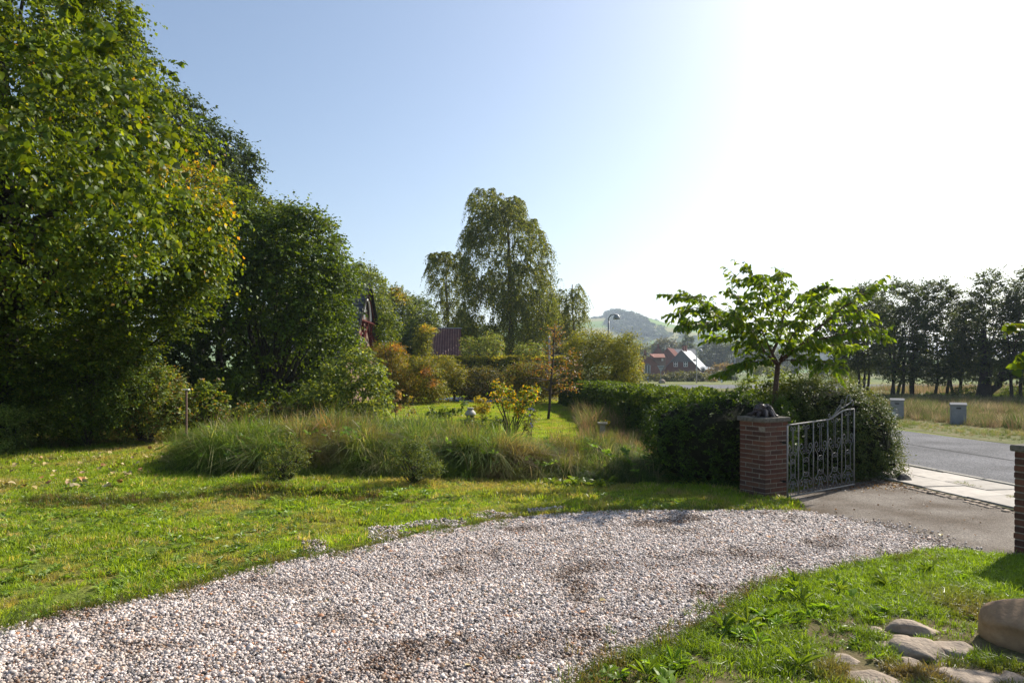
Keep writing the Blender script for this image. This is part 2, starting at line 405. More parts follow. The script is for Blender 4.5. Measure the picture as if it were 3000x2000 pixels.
def tuft_mesh(name, n, rad, L, w, lean=.5, seg=2, wind=(0, 0), curl=.6, seed=1, mat=None):
    rg = np.random.default_rng(seed)
    a = rg.uniform(0, 2 * np.pi, n); rr = rad * np.sqrt(rg.random(n)); b = np.stack([rr * np.cos(a), rr * np.sin(a), np.zeros(n)], 1)
    ld = np.stack([np.cos(a), np.sin(a)], 1) * rg.uniform(.1, 1, (n, 1)) * lean + rg.normal(0, .35, (n, 2)) * lean + np.array(wind)
    LL = L * rg.uniform(.45, 1.2, n); ww = w * rg.uniform(.6, 1.3, n); V = []; F = []; m = 2 * seg + 1
    side = unit(np.stack([-ld[:, 1], ld[:, 0], np.zeros(n)], 1) + rg.normal(0, .5, (n, 3)) * [1, 1, 0])
    for k in range(seg + 1):
        t = k / seg; h = LL * t * (1 - .0 * t); off = ld * (LL * t ** (1 + curl))[:, None]
        z = h * np.sqrt(np.clip(1 - .5 * (np.hypot(ld[:, 0], ld[:, 1]) * t ** curl) ** 2, .1, 1)) * np.clip(1 - .35 * t * t * np.hypot(ld[:, 0], ld[:, 1]) * 1.4, .15, 1)
        p = b + np.concatenate([off, z[:, None]], 1)
        if k < seg:
            wd = (ww * (1 - .35 * t))[:, None] / 2; V += [p - side * wd, p + side * wd]
        else: V.append(p)
    V = np.stack(V, 1).reshape(-1, 3); fs = []
    for k in range(seg - 1): fs += [(2 * k, 2 * k + 1, 2 * k + 3), (2 * k, 2 * k + 3, 2 * k + 2)]
    fs.append((2 * seg - 2, 2 * seg - 1, 2 * seg))
    F = (np.array(fs)[None] + (np.arange(n) * m)[:, None, None]).reshape(-1, 3)
    me = bpy.data.meshes.new(name); me.from_pydata(V.tolist(), [], F.tolist()); me.materials.append(mat or M['grass_i']); me.update(); return me
# ================================================================== GROUND
BANK = np.array([(-6.4, 12.1), (-5.0, 11.3), (-3.5, 10.9), (-1.6, 11.0), (0, 11.0), (1.1, 10.9), (2.3, 10.5), (2.9, 11.6), (2.5, 13.4), (0, 14.2), (-2.5, 15.3), (-5, 16), (-6.6, 15.2), (-6.9, 13.4)])
def Hgt(x, y):
    x = np.asarray(x, float); y = np.asarray(y, float); sh = x.shape; x = x.ravel(); y = y.ravel()
    h = np.zeros(len(x)); ok = (np.abs(x) < 60) & (y > -5) & (y < 90)
    near = (x > -9) & (x < 5) & (y > 9) & (y < 18)
    if near.any():
        xx, yy = x[near], y[near]; ins = inpoly(BANK, xx, yy); e = edgedist(BANK, xx, yy)
        top = .33 - .22 * sstep(-2.5, 1.5, xx)
        b = np.where(ins, sstep(0, .8, e), 0) * top * (1 + .25 * (vnoise(xx, yy, .8, 3) - .5))
        h[near] += b
    # low step across the left lawn, gentle unevenness away from the drive
    step = .09 * sstep(9.45, 9.62, y + .8 * (vnoise(x, y * 0, 1.3, 5) - .5)) * (.3 + .9 * vnoise(x, y * 0, .8, 6)) * sstep(.6, -.8, x) * sstep(-9, -6, x) * sstep(60, 30, y)
    lawn = sstep(.25, 1.2, edgedist(GRAVEL_EDGE, x, y)) * np.where(x < 3.0, 1, 0) * np.where(ok, 1, 0)
    h += step + lawn * .035 * (vnoise(x, y, .9, 8) - .4)
    # the back lawn rolls up a little towards the hedges
    h += .16 * sstep(20, 34, y) * sstep(13, 3, x) * sstep(-14, -6, x) * sstep(70, 50, y)
    return h.reshape(sh)
GUP = [(-900, 1960), (-300, 1895), (0, 1840), (128, 1800), (485, 1741), (714, 1671), (893, 1640), (1122, 1590), (1314, 1552), (1467, 1528), (1722, 1503), (1913, 1497), (2168, 1494), (2334, 1497)]
GRT = [(2551, 1543), (2700, 1582), (2765, 1608), (2600, 1640), (2449, 1671), (2258, 1716), (2170, 1765), (2105, 1824), (1990, 1880), (1850, 1930), (1747, 1977), (1650, 2060), (1640, 2400)]
up = [G(*p)[:2] for p in GUP]; rt = [G(*p)[:2] for p in GRT]
def wig(pts, amp, step=.35, seed=2):
    out = []
    for a, b in zip(pts[:-1], pts[1:]):
        n = max(1, int(np.hypot(*(np.array(b) - a)) / step))
        for k in range(n):
            p = a + (np.array(b) - a) * k / n; out.append(p + amp * np.array([vnoise(p[0:1], p[1:2], .5, seed)[0] - .5, vnoise(p[0:1], p[1:2], .5, seed + 1)[0] - .5]) * 2)
    out.append(np.array(pts[-1])); return out
upw = wig(up, .10); rtw = wig(rt, .08, seed=9)
GRAVEL = np.array(upw + rtw + [np.array([.9, .6]), np.array([-9.0, .6])])
GRAVEL_EDGE = np.array(list(up) + rt + [np.array([.9, .6]), np.array([-9.0, .6])])

def lines(*segs):
    out = []
    for a, b, s in segs: out += list(np.arange(a, b, s))
    return np.array(out + [segs[-1][1]])
xs = lines((-3200, -400, 400), (-400, -60, 40), (-60, -16, 4), (-16, 10, .16), (10, 40, 2), (40, 400, 40), (400, 3200, 400))
ys = lines((-300, -20, 40), (-20, 3, 2), (3, 20, .16), (20, 60, .8), (60, 200, 10), (200, 1000, 100), (1000, 4800, 400))
XX, YY = np.meshgrid(xs, ys); ZZ = Hgt(XX, YY)
nx, ny = len(xs), len(ys); idx = np.arange(nx * ny).reshape(ny, nx)
Fq = np.stack([idx[:-1, :-1], idx[:-1, 1:], idx[1:, 1:], idx[1:, :-1]], -1).reshape(-1, 4)

def groundmat():
    m, nt, N, L, b = newmat('lawn_ground'); b.inputs['Roughness'].default_value = .95; b.inputs['Specular IOR Level'].default_value = .15
    tc = N.new('ShaderNodeTexCoord')
    def noise(s, d=5):
        n = N.new('ShaderNodeTexNoise'); n.inputs['Scale'].default_value = s; n.inputs['Detail'].default_value = d; L.new(tc.outputs['Object'], n.inputs['Vector']); return n.outputs['Fac']
    def ramp(f, *st):
        r = N.new('ShaderNodeValToRGB'); els = r.color_ramp.elements
        els[0].position, els[0].color = st[0][0], (*st[0][1], 1); els[1].position, els[1].color = st[-1][0], (*st[-1][1], 1)
        for p, c in st[1:-1]: e = els.new(p); e.color = (*c, 1)
        L.new(f, r.inputs[0]); return r.outputs[0]
    a = ramp(noise(1.1, 8), (.3, (.10, .14, .02)), (.5, (.14, .175, .028)), (.62, (.20, .18, .05)), (.75, (.24, .17, .08)))
    c = ramp(noise(26, 6), (.3, (.45, .45, .4)), (.7, (1.3, 1.3, 1.25)))
    mx = N.new('ShaderNodeMix'); mx.data_type = 'RGBA'; mx.blend_type = 'MULTIPLY'; mx.inputs[0].default_value = 1
    L.new(a, mx.inputs[6]); L.new(c, mx.inputs[7])
    far = ramp(noise(.012, 3), (.35, (.075, .12, .03)), (.55, (.14, .16, .05)), (.7, (.20, .17, .09)))
    sx = N.new('ShaderNodeSeparateXYZ'); L.new(tc.outputs['Object'], sx.inputs[0])
    mr = N.new('ShaderNodeMapRange'); mr.inputs[1].default_value = 60; mr.inputs[2].default_value = 140; L.new(sx.outputs[1], mr.inputs[0])
    m2 = N.new('ShaderNodeMix'); m2.data_type = 'RGBA'; L.new(mr.outputs[0], m2.inputs[0]); L.new(mx.outputs[2], m2.inputs[6]); L.new(far, m2.inputs[7])
    L.new(m2.outputs[2], b.inputs['Base Color'])
    bp = N.new('ShaderNodeBump'); bp.inputs['Distance'].default_value = .03; L.new(noise(30, 6), bp.inputs['Height']); L.new(bp.outputs[0], b.inputs['Normal'])
    return m
M['ground'] = groundmat()
g = mesh_np('ground', np.stack([XX.ravel(), YY.ravel(), ZZ.ravel()], 1), Fq, M['ground'], smooth=True)
tag(g, 'mown green lawn and open ground running back to the hill', 'ground', kind='structure')

def sheet(name, pts, z, mat, label, cat, kind='structure'):
    pts = [np.asarray(p)[:2] for p in pts]; mb = MB(); mb.add([(p[0], p[1], z) for p in pts], [tuple(range(len(pts)))])
    o = mb.build(name, mat); me = o.data
    if me.polygons[0].normal.z < 0: me.flip_normals()
    return tag(o, label, cat, kind=kind)
def speckle(name, base, s1, s2, rough=.85, patches=None, bump=.004):
    """fine mineral speckle with broad wear patches"""
    m, nt, N, L, b = newmat(name); b.inputs['Roughness'].default_value = rough; b.inputs['Specular IOR Level'].default_value = .12
    tc = N.new('ShaderNodeTexCoord')
    v = N.new('ShaderNodeTexVoronoi'); v.inputs['Scale'].default_value = s1; L.new(tc.outputs['Object'], v.inputs['Vector'])
    r = N.new('ShaderNodeValToRGB'); r.color_ramp.elements[0].color = (*[c * .55 for c in base], 1); r.color_ramp.elements[1].color = (*[min(c * 1.6, .8) for c in base], 1)
    sp = N.new('ShaderNodeSeparateColor'); L.new(v.outputs['Color'], sp.inputs[0]); L.new(sp.outputs[0], r.inputs[0])
    n = N.new('ShaderNodeTexNoise'); n.inputs['Scale'].default_value = s2; n.inputs['Detail'].default_value = 7; L.new(tc.outputs['Object'], n.inputs['Vector'])
    r2 = N.new('ShaderNodeValToRGB'); e = r2.color_ramp.elements; e[0].position = .35; e[1].position = .65
    lo, hi = patches or ((.75, .74, .72), (1.15, 1.15, 1.15)); e[0].color = (*lo, 1); e[1].color = (*hi, 1); L.new(n.outputs['Fac'], r2.inputs[0])
    mx = N.new('ShaderNodeMix'); mx.data_type = 'RGBA'; mx.blend_type = 'MULTIPLY'; mx.inputs[0].default_value = 1
    L.new(r.outputs[0], mx.inputs[6]); L.new(r2.outputs[0], mx.inputs[7]); L.new(mx.outputs[2], b.inputs['Base Color'])
    bp = N.new('ShaderNodeBump'); bp.inputs['Distance'].default_value = bump; L.new(v.outputs['Distance'], bp.inputs['Height']); L.new(bp.outputs[0], b.inputs['Normal'])
    return m
M['asphalt'] = speckle('drive_asphalt', (.145, .128, .112), 90, 1.3, patches=((.52, .44, .36), (1.15, 1.14, 1.12)))
M['road'] = speckle('road_asphalt', (.125, .125, .13), 60, .7, rough=.95, patches=((.74, .74, .74), (1.18, 1.18, 1.19)))
M['gravelbase'] = speckle('gravel_bed', (.24, .21, .19), 55, 2.2, patches=((.6, .55, .5), (1.1, 1.1, 1.1)), bump=.01)
M['slab'] = plain('pavement_slab', (.52, .48, .42), (.38, .35, .30), 5, .85, .003, bscale=60)
M['joint'] = plain('joint_soil', (.14, .12, .08), (.06, .07, .03), 20, 1)
M['pathsand'] = plain('path_sand', (.42, .33, .24), (.30, .24, .16), 3, 1)

# road: edges measured in the photograph, running almost straight away and bending right beyond the hedge
rd_far = [(14.9, -4), (12.1, 16.6), (11.55, 20.7), (10.2, 34), (9.6, 48), (11.8, 60), (17.5, 66.5), (27, 69), (45, 70), (90, 70), (200, 68)]
rd_near = [(8.9, -4), (7.71, 10.47), (7.32, 12.95), (5.6, 30), (4.4, 48), (3.5, 66), (6.5, 78), (16, 84), (28, 86), (45, 87), (90, 88), (200, 89)]
def crs(p, n=6):
    p = [np.array(q, float) for q in p]; p = [2 * p[0] - p[1]] + p + [2 * p[-1] - p[-2]]; out = []
    for i in range(1, len(p) - 2):
        for k in range(n):
            t = k / n; out.append(.5 * ((2 * p[i]) + (-p[i - 1] + p[i + 1]) * t + (2 * p[i - 1] - 5 * p[i] + 4 * p[i + 1] - p[i + 2]) * t * t + (-p[i - 1] + 3 * p[i] - 3 * p[i + 1] + p[i + 2]) * t ** 3))
    out.append(p[-2]); return out
rf, rn = crs(rd_far), crs(rd_near)
def ribbon(name, a, b, z, mat, lab, cat):
    from math import hypot
    def res(p, n=80):
        p = np.array(p); s = np.concatenate([[0], np.cumsum(np.hypot(*np.diff(p, axis=0).T))]); t = np.linspace(0, s[-1], n); return np.stack([np.interp(t, s, p[:, 0]), np.interp(t, s, p[:, 1])], 1)
    A, B = res(a), res(b); n = len(A); V = np.concatenate([np.c_[A, np.full(n, z)], np.c_[B, np.full(n, z)]])
    F = [(i, i + 1, n + i + 1, n + i) for i in range(n - 1)]
    o = mesh_np(name, V, F, mat); 
    if o.data.polygons[0].normal.z < 0: o.data.flip_normals()
    return tag(o, lab, cat, kind='structure')
ribbon('road', rn, rf, .014, M['road'], 'grey asphalt road passing the gate and bending away behind the hedge', 'road')
# other arm of the junction going left behind the hedges
sheet('side_road', [(4.2, 60), (3.6, 68), (-60, 96), (-60, 88)], .010, M['road'], 'pale side road leaving the junction to the left', 'road')
# worn tar joint along the middle of the road
ta = [tuple(np.array(a) * .62 + np.array(b) * .38) for a, b in (((7.71, 10.47), (12.1, 16.6)), ((7.32, 12.95), (11.55, 20.7)), ((5.6, 30), (10.2, 34)))]
M['tar'] = plain('tar_seam', (.05, .05, .05), (.10, .10, .10), 6, .95)
mb = MB(); q = crs([(10.75, 3.0), (10.35, 9), (9.9, 14), (9.35, 19), (8.4, 30)], 8)
for i in range(len(q) - 1):
    a, b_ = q[i], q[i + 1]; w = .03 + .02 * ((i * 7) % 5) / 5
    mb.add([(a[0] - w, a[1], .0185), (a[0] + w, a[1], .0185), (b_[0] + w, b_[1], .0185), (b_[0] - w, b_[1], .0185)], [(0, 1, 2, 3)])
o = mb.build('tar_seam', M['tar']); tag(o, 'dark tar joint running along the middle of the road', 'road joint', kind='structure')

# pavement of concrete slabs between the drive and the road
b1, b2 = np.array([7.32, 12.95]), np.array([7.71, 10.47]); c1, c2 = np.array([6.1, 10.65]), np.array([6.2, 8.41])
rdir = unit(np.array([-.148, 1.0])); rno = np.array([rdir[1], -rdir[0]])
o0 = np.array([8.02, 8.4])          # on the road edge
sheet('pavement_bed', [o0 + rdir * s + rno * w for s, w in ((-7, -.04), (30, -.04), (30, -1.55), (-7, -1.55))], .022, M['joint'], 'soil bed in the joints of the pavement', 'pavement')
pv = bpy.data.objects['pavement_bed']; pv.name = 'pavement'; pv['label'] = 'pale concrete slab pavement between the drive and the road'
slabmeshes = []
for k in range(5):
    q = MB(); w, l = .70, .785; q.box((0, 0, 0), (w, l, .06), bev=.006); me = bpy.data.meshes.new('slab')
    me.from_pydata(q.v, [], q.f); me.materials.append(plain(f'slab_{k}', tuple(c * (.86 + .07 * k) for c in (.40, .365, .32)), tuple(c * (.8 + .07 * k) for c in (.31, .28, .245)), 4 + k, .85, .003, bscale=60)); me.update(); slabmeshes.append(me)
ang = math.atan2(rdir[1], rdir[0]) - math.pi / 2
for lane in range(2):
    for k in range(42):
        s = -6.6 + k * .80 + lane * .38
        p = o0 + rdir * s + rno * (-.42 - lane * .715)
        o = link('slab', slabmeshes[(k * 3 + lane * 2 + k // 4) % 5], pv); o.location = (p[0], p[1], .012 + .004 * math.sin(k * 2.3 + lane)); o.rotation_euler = (R(.25) * math.sin(k * 1.7), R(.3) * math.cos(k * 2.9), ang + R(.4) * math.sin(k))
# kerb stones at the road, cobble edging toward the drive
kb = MB()
for k in range(36):
    p = o0 + rdir * (-6.8 + k * 1.0) + rno * .04; kb.box((p[0], p[1], .0), (.96, .10, .10), ax=(*rdir, 0), bev=.01)
o = kb.build('kerb', M['concrete']); tag(o, 'flush kerb stones between pavement and road', 'kerb', kind='structure')
kb = MB(); rg = np.random.default_rng(5)
for k in range(150):
    for l in range(2):
        if rg.random() < .12: continue
        p = o0 + rdir * (-5.5 + k * .125 + .05 * l) + rno * (-1.55 - l * .115) + rg.normal(0, .008, 2)
        kb.box((p[0], p[1], -.004 + rg.normal(0, .004)), (.10 * rg.uniform(.8, 1.1), .095 * rg.uniform(.8, 1.1), .05), ax=(*unit(rdir + rg.normal(0, .06, 2)), 0), bev=.012)
o = kb.build('cobble_edging', M['stone']); tag(o, 'double row of small edging cobbles between drive and pavement', 'edging', kind='stuff')

asph = [G(2100, 1485), G(2290, 1452), G(2420, 1415), (5.4, 10.9), (6.28, 11.4), o0 + rdir * 3.0 + rno * -1.56, o0 + rdir * -1 + rno * -1.56, o0 + rdir * -6 + rno * -1.56, (7.2, 2.2), G(3150, 1660), G(2990, 1635), G(2765, 1612), G(2600, 1645), G(2500, 1600), G(2200, 1520)]
sheet('drive_apron', asph, .005, M['asphalt'], 'grey asphalt apron between the gate pillars', 'driveway')
sheet('gravel_bed', GRAVEL, .010, M['gravelbase'], 'gravel drive curving past the lawn to the gate', 'driveway')
bpy.data.objects['gravel_bed'].name = 'gravel_drive'

# pebbles
def pebble_mesh(k):
    bm = bmesh.new(); bmesh.ops.create_icosphere(bm, subdivisions=2 if k % 2 else 1, radius=1); rg = np.random.default_rng(k)
    for v in bm.verts:
        v.co *= 1 + .22 * math.sin(v.co.x * 3 + k) * math.cos(v.co.y * 2.3 + k * 2) + rg.normal(0, .05)
        v.co.z *= .62; v.co.y *= .8
    me = bpy.data.meshes.new('pebble'); bm.to_mesh(me); bm.free()
    for p in me.polygons: p.use_smooth = True
    me.materials.append(M['pebble']); return me
def pebmat():
    m, nt, N, L, b = newmat('pebble'); a = N.new('ShaderNodeAttribute'); a.attribute_name = 'tint'; a.attribute_type = 'INSTANCER'
    L.new(a.outputs['Color'], b.inputs['Base Color']); b.inputs['Roughness'].default_value = .62; b.inputs['Specular IOR Level'].default_value = .4; return m
M['pebble'] = pebmat()
rg = np.random.default_rng(11)
vis = []
def inview(p, mx=250, my=200):
    mx = mx + 900; my = my + 260
    px = 1500 + FPX * p[:, 0] / np.maximum(p[:, 1], .2); py = HOR + FPX * EYE / np.maximum(p[:, 1], .2)
    return (px > -mx) & (px < 3000 + mx) & (py < 2000 + my) & (p[:, 1] > .5)
cand = sample_poly(GRAVEL, 420000, rg); cand = cand[inview(cand)]
dens = np.clip(8.0 / cand[:, 1], .35, 1.0); keep = rg.random(len(cand)) < dens
cand = cand[keep]; e = edgedist(GRAVEL, cand[:, 0], cand[:, 1])
fade = sstep(6.2, 7.4, cand[:, 0] + (9.5 - cand[:, 1]) * .0)   # unused east limit
keep = (e > .12) | (rg.random(len(cand)) < (e / .12 * .7 + .25)); cand = cand[keep]
# strays spilling on the asphalt and the lawn edge
st = sample_poly(np.array([G(*p)[:2] for p in [(2150, 1480), (2700, 1540), (2900, 1620), (2600, 1650), (2300, 1540)]]), 5200, rg)
st = st[rg.random(len(st)) < np.clip(1 - edgedist(GRAVEL, st[:, 0], st[:, 1]) / .8, 0, 1) ** 2.4]
lw = sample_poly(np.array([G(*p)[:2] for p in [(880, 1585), (1100, 1545), (1320, 1520), (1420, 1500), (1640, 1478), (1650, 1492), (1300, 1560), (900, 1640)]]), 3600, rg)
lw = lw[vnoise(lw[:, 0], lw[:, 1], .35, 4) > .52]
cand = np.concatenate([cand, st, lw]); n = len(cand)
sz = rg.lognormal(np.log(.0088), .36, n) * np.clip(cand[:, 1] / 7, 1, 1.2)
pal = [((.68, .60, .545), 5), ((.55, .47, .42), 5), ((.38, .33, .30), 3.4), ((.21, .19, .18), 1.8), ((.50, .35, .24), 1.3), ((.42, .20, .10), .35), ((.09, .08, .074), .7), ((.72, .53, .43), .8)]
tint = palette(pal, n, rg)
dirt = vnoise(cand[:, 0], cand[:, 1], .55, 21) * .6 + vnoise(cand[:, 0], cand[:, 1], .17, 22) * .4
trk = np.abs(((cand[:, 1] - .33 * cand[:, 0]) * .95 - 5.0 + .25 * np.sin(cand[:, 0] * .8)) % 1.55 - .78); dirt = dirt + .05 * sstep(.30, .05, trk) - .03
dk_ = np.clip((dirt - .56) * 6, 0, 1)[:, None]; sz = sz * (1 - .18 * sstep(.30, .05, trk)); tint *= 1 - dk_ * np.array([.28, .32, .36])
hv = (rg.random(n) < np.clip((dirt - .70) * 4, 0, .55)); tint[hv] = palette([((.13, .08, .05), 2), ((.20, .11, .06), 1)], int(hv.sum()), rg)
zz = .010 + rg.uniform(0, .014, n) + .02 * (vnoise(cand[:, 0], cand[:, 1], .7, 30) - .5) * 0
lay = rg.random(n) < .3; zz[lay] += .007
pts = np.c_[cand, zz]
scatter('gravel', [pebble_mesh(k) for k in range(6)], pts, np.c_[rg.normal(0, .35, n), rg.normal(0, .35, n), rg.uniform(0, 6.28, n)], sz, tint, rg.integers(0, 6, n), 'loose pale pink and grey pebbles covering the drive', 'gravel')

# ------------------------------------------------------------------ lawn grass
def grass_protos(prefix, specs): return [tuft_mesh(f'{prefix}_{i:02d}', *s[0], **s[1]) for i, s in enumerate(specs)]
short = grass_protos('short_grass', [((24, .055, .034 + .006 * i, .0065), dict(lean=.85, seg=2, seed=20 + i)) for i in range(5)])
GT = [((.24, .345, .024), 5), ((.29, .38, .03), 4), ((.15, .23, .018), 3), ((.38, .34, .09), 1.4), ((.46, .38, .19), 1.0)]
def tint_grass(p, n, rg, pal=GT, dryseed=40, dry=.55):
    t = palette(pal, n, rg); d = vnoise(p[:, 0], p[:, 1], 1.3, dryseed) * .6 + vnoise(p[:, 0], p[:, 1], .4, dryseed + 1) * .4
    k = np.clip((d - dry) * 5, 0, 1)[:, None] * rg.uniform(.2, 1, (n, 1)); return t * (1 - k) + np.array([.40, .30, .14]) * k
LAWN = np.array([np.array(p) for p in (list(upw) + [G(2334, 1470)[:2], (3.4, 10.2), (3.0, 11.2), (2.2, 10.6), (0, 11.1), (-3.5, 11.0), (-5.2, 11.5), (-6.9, 12.8), (-7.2, 15.5), (-8.2, 17.5), (-12, 14.6), (-17, 13.5), (-20, 9), (-12, 3.5)])])
rg = np.random.default_rng(31)
c = sample_poly(LAWN, 42000, rg); c = c[inview(c, 150, 60)]
gap = vnoise(c[:, 0], c[:, 1], .5, 50) * .5 + vnoise(c[:, 0], c[:, 1], .16, 51) * .5
near_edge = edgedist(GRAVEL, c[:, 0], c[:, 1]) < .5
px_patch = inpoly(np.array([G(*p)[:2] for p in [(880, 1585), (1100, 1545), (1320, 1520), (1640, 1478), (1650, 1492), (1300, 1560), (900, 1640)]]), c[:, 0], c[:, 1]) & (vnoise(c[:, 0], c[:, 1], .35, 4) > .50)
c = c[(gap < .72) & ~px_patch]
n = len(c); sc = rg.uniform(.6, 1.25, n) * (1 + .5 * (vnoise(c[:, 0], c[:, 1], .7, 60) > .6)) * np.clip(c[:, 1] / 9, 1, 1.4)
scatter('lawn_grass', short, np.c_[c, Hgt(c[:, 0], c[:, 1])], np.c_[rg.normal(0, .12, n), rg.normal(0, .12, n), rg.uniform(0, 6.28, n)], sc, tint_grass(c, n, rg), rg.integers(0, 5, n), 'short sunlit grass of the front lawn', 'grass')
# the step across the lawn: rougher, browner tufts
edge_c = np.stack([rg.uniform(-6.6, 0.4, 900), 9.5 + rg.normal(0, .16, 900)], 1); edge_c[:, 1] -= .8 * (vnoise(edge_c[:, 0], edge_c[:, 0] * 0, 1.3, 5) - .5)
edge_c = edge_c[vnoise(edge_c[:, 0], edge_c[:, 1] * 0, 1.0, 77) > .5]
n = len(edge_c); tn = palette([((.09, .12, .02), 3), ((.16, .11, .05), 2), ((.06, .08, .02), 2)], n, rg)
rough = grass_protos('rough_grass', [((26, .07, .11, .006), dict(lean=.9, seg=2, seed=60 + i)) for i in range(4)])
scatter('step_grass', rough, np.c_[edge_c, Hgt(edge_c[:, 0], edge_c[:, 1])], np.c_[rg.normal(0, .2, n), rg.normal(0, .2, n), rg.uniform(0, 6.28, n)], rg.uniform(.5, 1.1, n), tn, rg.integers(0, 4, n), 'rough grass along the low step in the lawn', 'grass')
# grass fringe overhanging the gravel edge
fr = []
for a, b_ in list(zip(upw[:-1], upw[1:])) + list(zip(rtw[3:-1], rtw[4:])):
    L_ = np.hypot(*(b_ - a)); k = rg.poisson(L_ * 70)
    t = rg.random(k)[:, None]; fr.append(a + (b_ - a) * t + rg.normal(0, 1, (k, 2)) * np.where(rg.random((k, 1)) < .35, .15, .05))
fr = np.concatenate(fr); fr = fr[inview(fr, 100, 50)]; n = len(fr)
scatter('edge_grass', rough, np.c_[fr, np.full(n, .008)], np.c_[rg.normal(0, .3, n), rg.normal(0, .3, n), rg.uniform(0, 6.28, n)], rg.uniform(.35, .9, n), palette([((.10, .14, .02), 4), ((.15, .12, .05), 2.5), ((.07, .10, .02), 3)], n, rg), rg.integers(0, 4, n), 'ragged grass fringe along the gravel edge', 'grass')

# back lawn
GB_ = 0
BACK = np.array([(-6.8, 15.5), (-2.5, 15.0), (2.6, 13.5), (4.2, 16), (4.4, 24), (3, 34), (1, 44), (-9, 44), (-8.4, 30), (-7.0, 22)])
wide = grass_protos('back_grass', [((70, .20, .05, .012), dict(lean=.7, seg=1, seed=80 + i)) for i in range(4)])
c = sample_poly(BACK, 11000, rg); n = len(c)
scatter('back_lawn_grass', wide, np.c_[c, Hgt(c[:, 0], c[:, 1])], np.c_[np.zeros((n, 2)), rg.uniform(0, 6.28, n)], rg.uniform(.8, 1.3, n), tint_grass(c, n, rg, dry=.62) * 1.05, rg.integers(0, 4, n), 'smooth mown grass of the back lawn', 'grass')

# long arching grass on the bank
longg = grass_protos('long_grass', [((58, .12, .56 + .08 * (i % 3), .0085), dict(lean=1.0, seg=4, wind=(.75, 0), curl=.9, seed=100 + i)) for i in range(5)])
longg += grass_protos('stiff_grass', [((30, .10, .44, .009), dict(lean=.8, seg=3, wind=(.3, 0), curl=.7, seed=110 + i)) for i in range(3)])
BI = BANK
c = sample_poly(BI, 4600, rg); c = c[(np.hypot(c[:, 0] + 3.6, c[:, 1] - 10.8) > .55) & (np.hypot(c[:, 0] + 1.55, c[:, 1] - 10.7) > .6)]; e = edgedist(BI, c[:, 0], c[:, 1]); n = len(c)
hx = (Hgt(c[:, 0] + .15, c[:, 1]) - Hgt(c[:, 0] - .15, c[:, 1])); hy = (Hgt(c[:, 0], c[:, 1] + .15) - Hgt(c[:, 0], c[:, 1] - .15))
flow = np.stack([.55 + .5 * (vnoise(c[:, 0], c[:, 1], 1.0, 90) - .5) * 3 - hx * 9, -.55 + (vnoise(c[:, 0], c[:, 1], 1.0, 91) - .5) * 2.2 - hy * 9], 1)
az = np.arctan2(flow[:, 1], flow[:, 0]) + rg.normal(0, .8, n)
tl = vnoise(c[:, 0], c[:, 1], .9, 95) * .6 + vnoise(c[:, 0], c[:, 1], .35, 96) * .4
t = palette([((.095, .155, .022), 4), ((.15, .21, .04), 3), ((.05, .09, .016), 2.6), ((.28, .27, .13), 1.2)], n, rg)
k = np.clip((tl - .57) * 5, 0, 1)[:, None] * rg.uniform(.3, 1, (n, 1)); t = t * (1 - k) + np.array([.21, .13, .075]) * k
scl = rg.uniform(.48, .94, n) * (.62 + .38 * sstep(-6.6, -5.0, c[:, 0])) * np.where(c[:, 0] > 0, .88, 1.0) * np.clip(.5 + e, .5, 1) * (.55 + .85 * vnoise(c[:, 0], c[:, 1], .42, 201)) * (.75 + .45 * vnoise(c[:, 0], c[:, 1], 1.3, 202))
t *= (.6 + .9 * vnoise(c[:, 0], c[:, 1], .3, 203))[:, None]
scatter('bank_grass', longg, np.c_[c, Hgt(c[:, 0], c[:, 1])], np.c_[rg.normal(0, .15, n), rg.normal(0, .15, n), az], scl, t, rg.integers(0, 8, n), 'long unmown grass arching over the planted bank', 'long grass')

# right front lawn
RL = np.array([G(*p)[:2] for p in [(2765, 1612), (2600, 1642), (2449, 1671), (2258, 1716), (2170, 1765), (2105, 1824), (1990, 1880), (1850, 1930), (1747, 1977), (1650, 2060), (1640, 2300), (3600, 2300), (3500, 1660), (2990, 1635)]])
M['soil'] = plain('bare_soil', (.17, .125, .075), (.085, .085, .03), 7, 1, .01)
sheet('bare_soil', [G(*p)[:2] for p in [(1640, 2300), (1700, 2030), (1860, 1960), (2120, 1880), (2300, 1830), (2450, 1800), (2700, 1770), (3000, 1760), (3400, 1770), (3500, 2300)]], .006, M['soil'], 'worn brown soil between the tufts in the lower right corner', 'soil')
lush = grass_protos('lush_grass', [((30, .05, .052 + .009 * i, .0055), dict(lean=.85, seg=2, wind=(.15, 0), seed=130 + i)) for i in range(5)])
c = sample_poly(RL, 17000, rg); c = c[inview(c, 120, 80)]
bare = np.zeros(len(c), bool)
STONES = [(2667, 1845, .30, .11), (2645, 1876, .20, .07), (2693, 1912, .34, .12), (2775, 1900, .27, .09), (2662, 1945, .17, .07), (2473, 1928, .20, .05), (2565, 1990, .36, .06), (2846, 1990, .34, .07), (2568, 1846, .15, .05), (2973, 1988, .24, .05), (2590, 1892, .15, .05)]
for sx, sy, sw, sh in STONES:
    p = G(sx, sy); bare |= np.hypot((c[:, 0] - p[0]) / (sw * .5), (c[:, 1] - p[1]) / (sw * .42)) < 1.0
bp = G(2960, 1905); bare |= np.hypot(c[:, 0] - bp[0] - .1, c[:, 1] - bp[1]) < .33
thin = (c[:, 1] < 5.0) & (vnoise(c[:, 0], c[:, 1], .3, 140) > .44) & (rg.random(len(c)) < .85)
c = c[~bare & ~thin]; n = len(c); bright = sstep(4.6, 6.0, c[:, 1])[:, None]
t = palette([((.17, .26, .018), 4), ((.22, .32, .022), 3), ((.12, .19, .016), 2)], n, rg) * (.85 + .25 * bright)
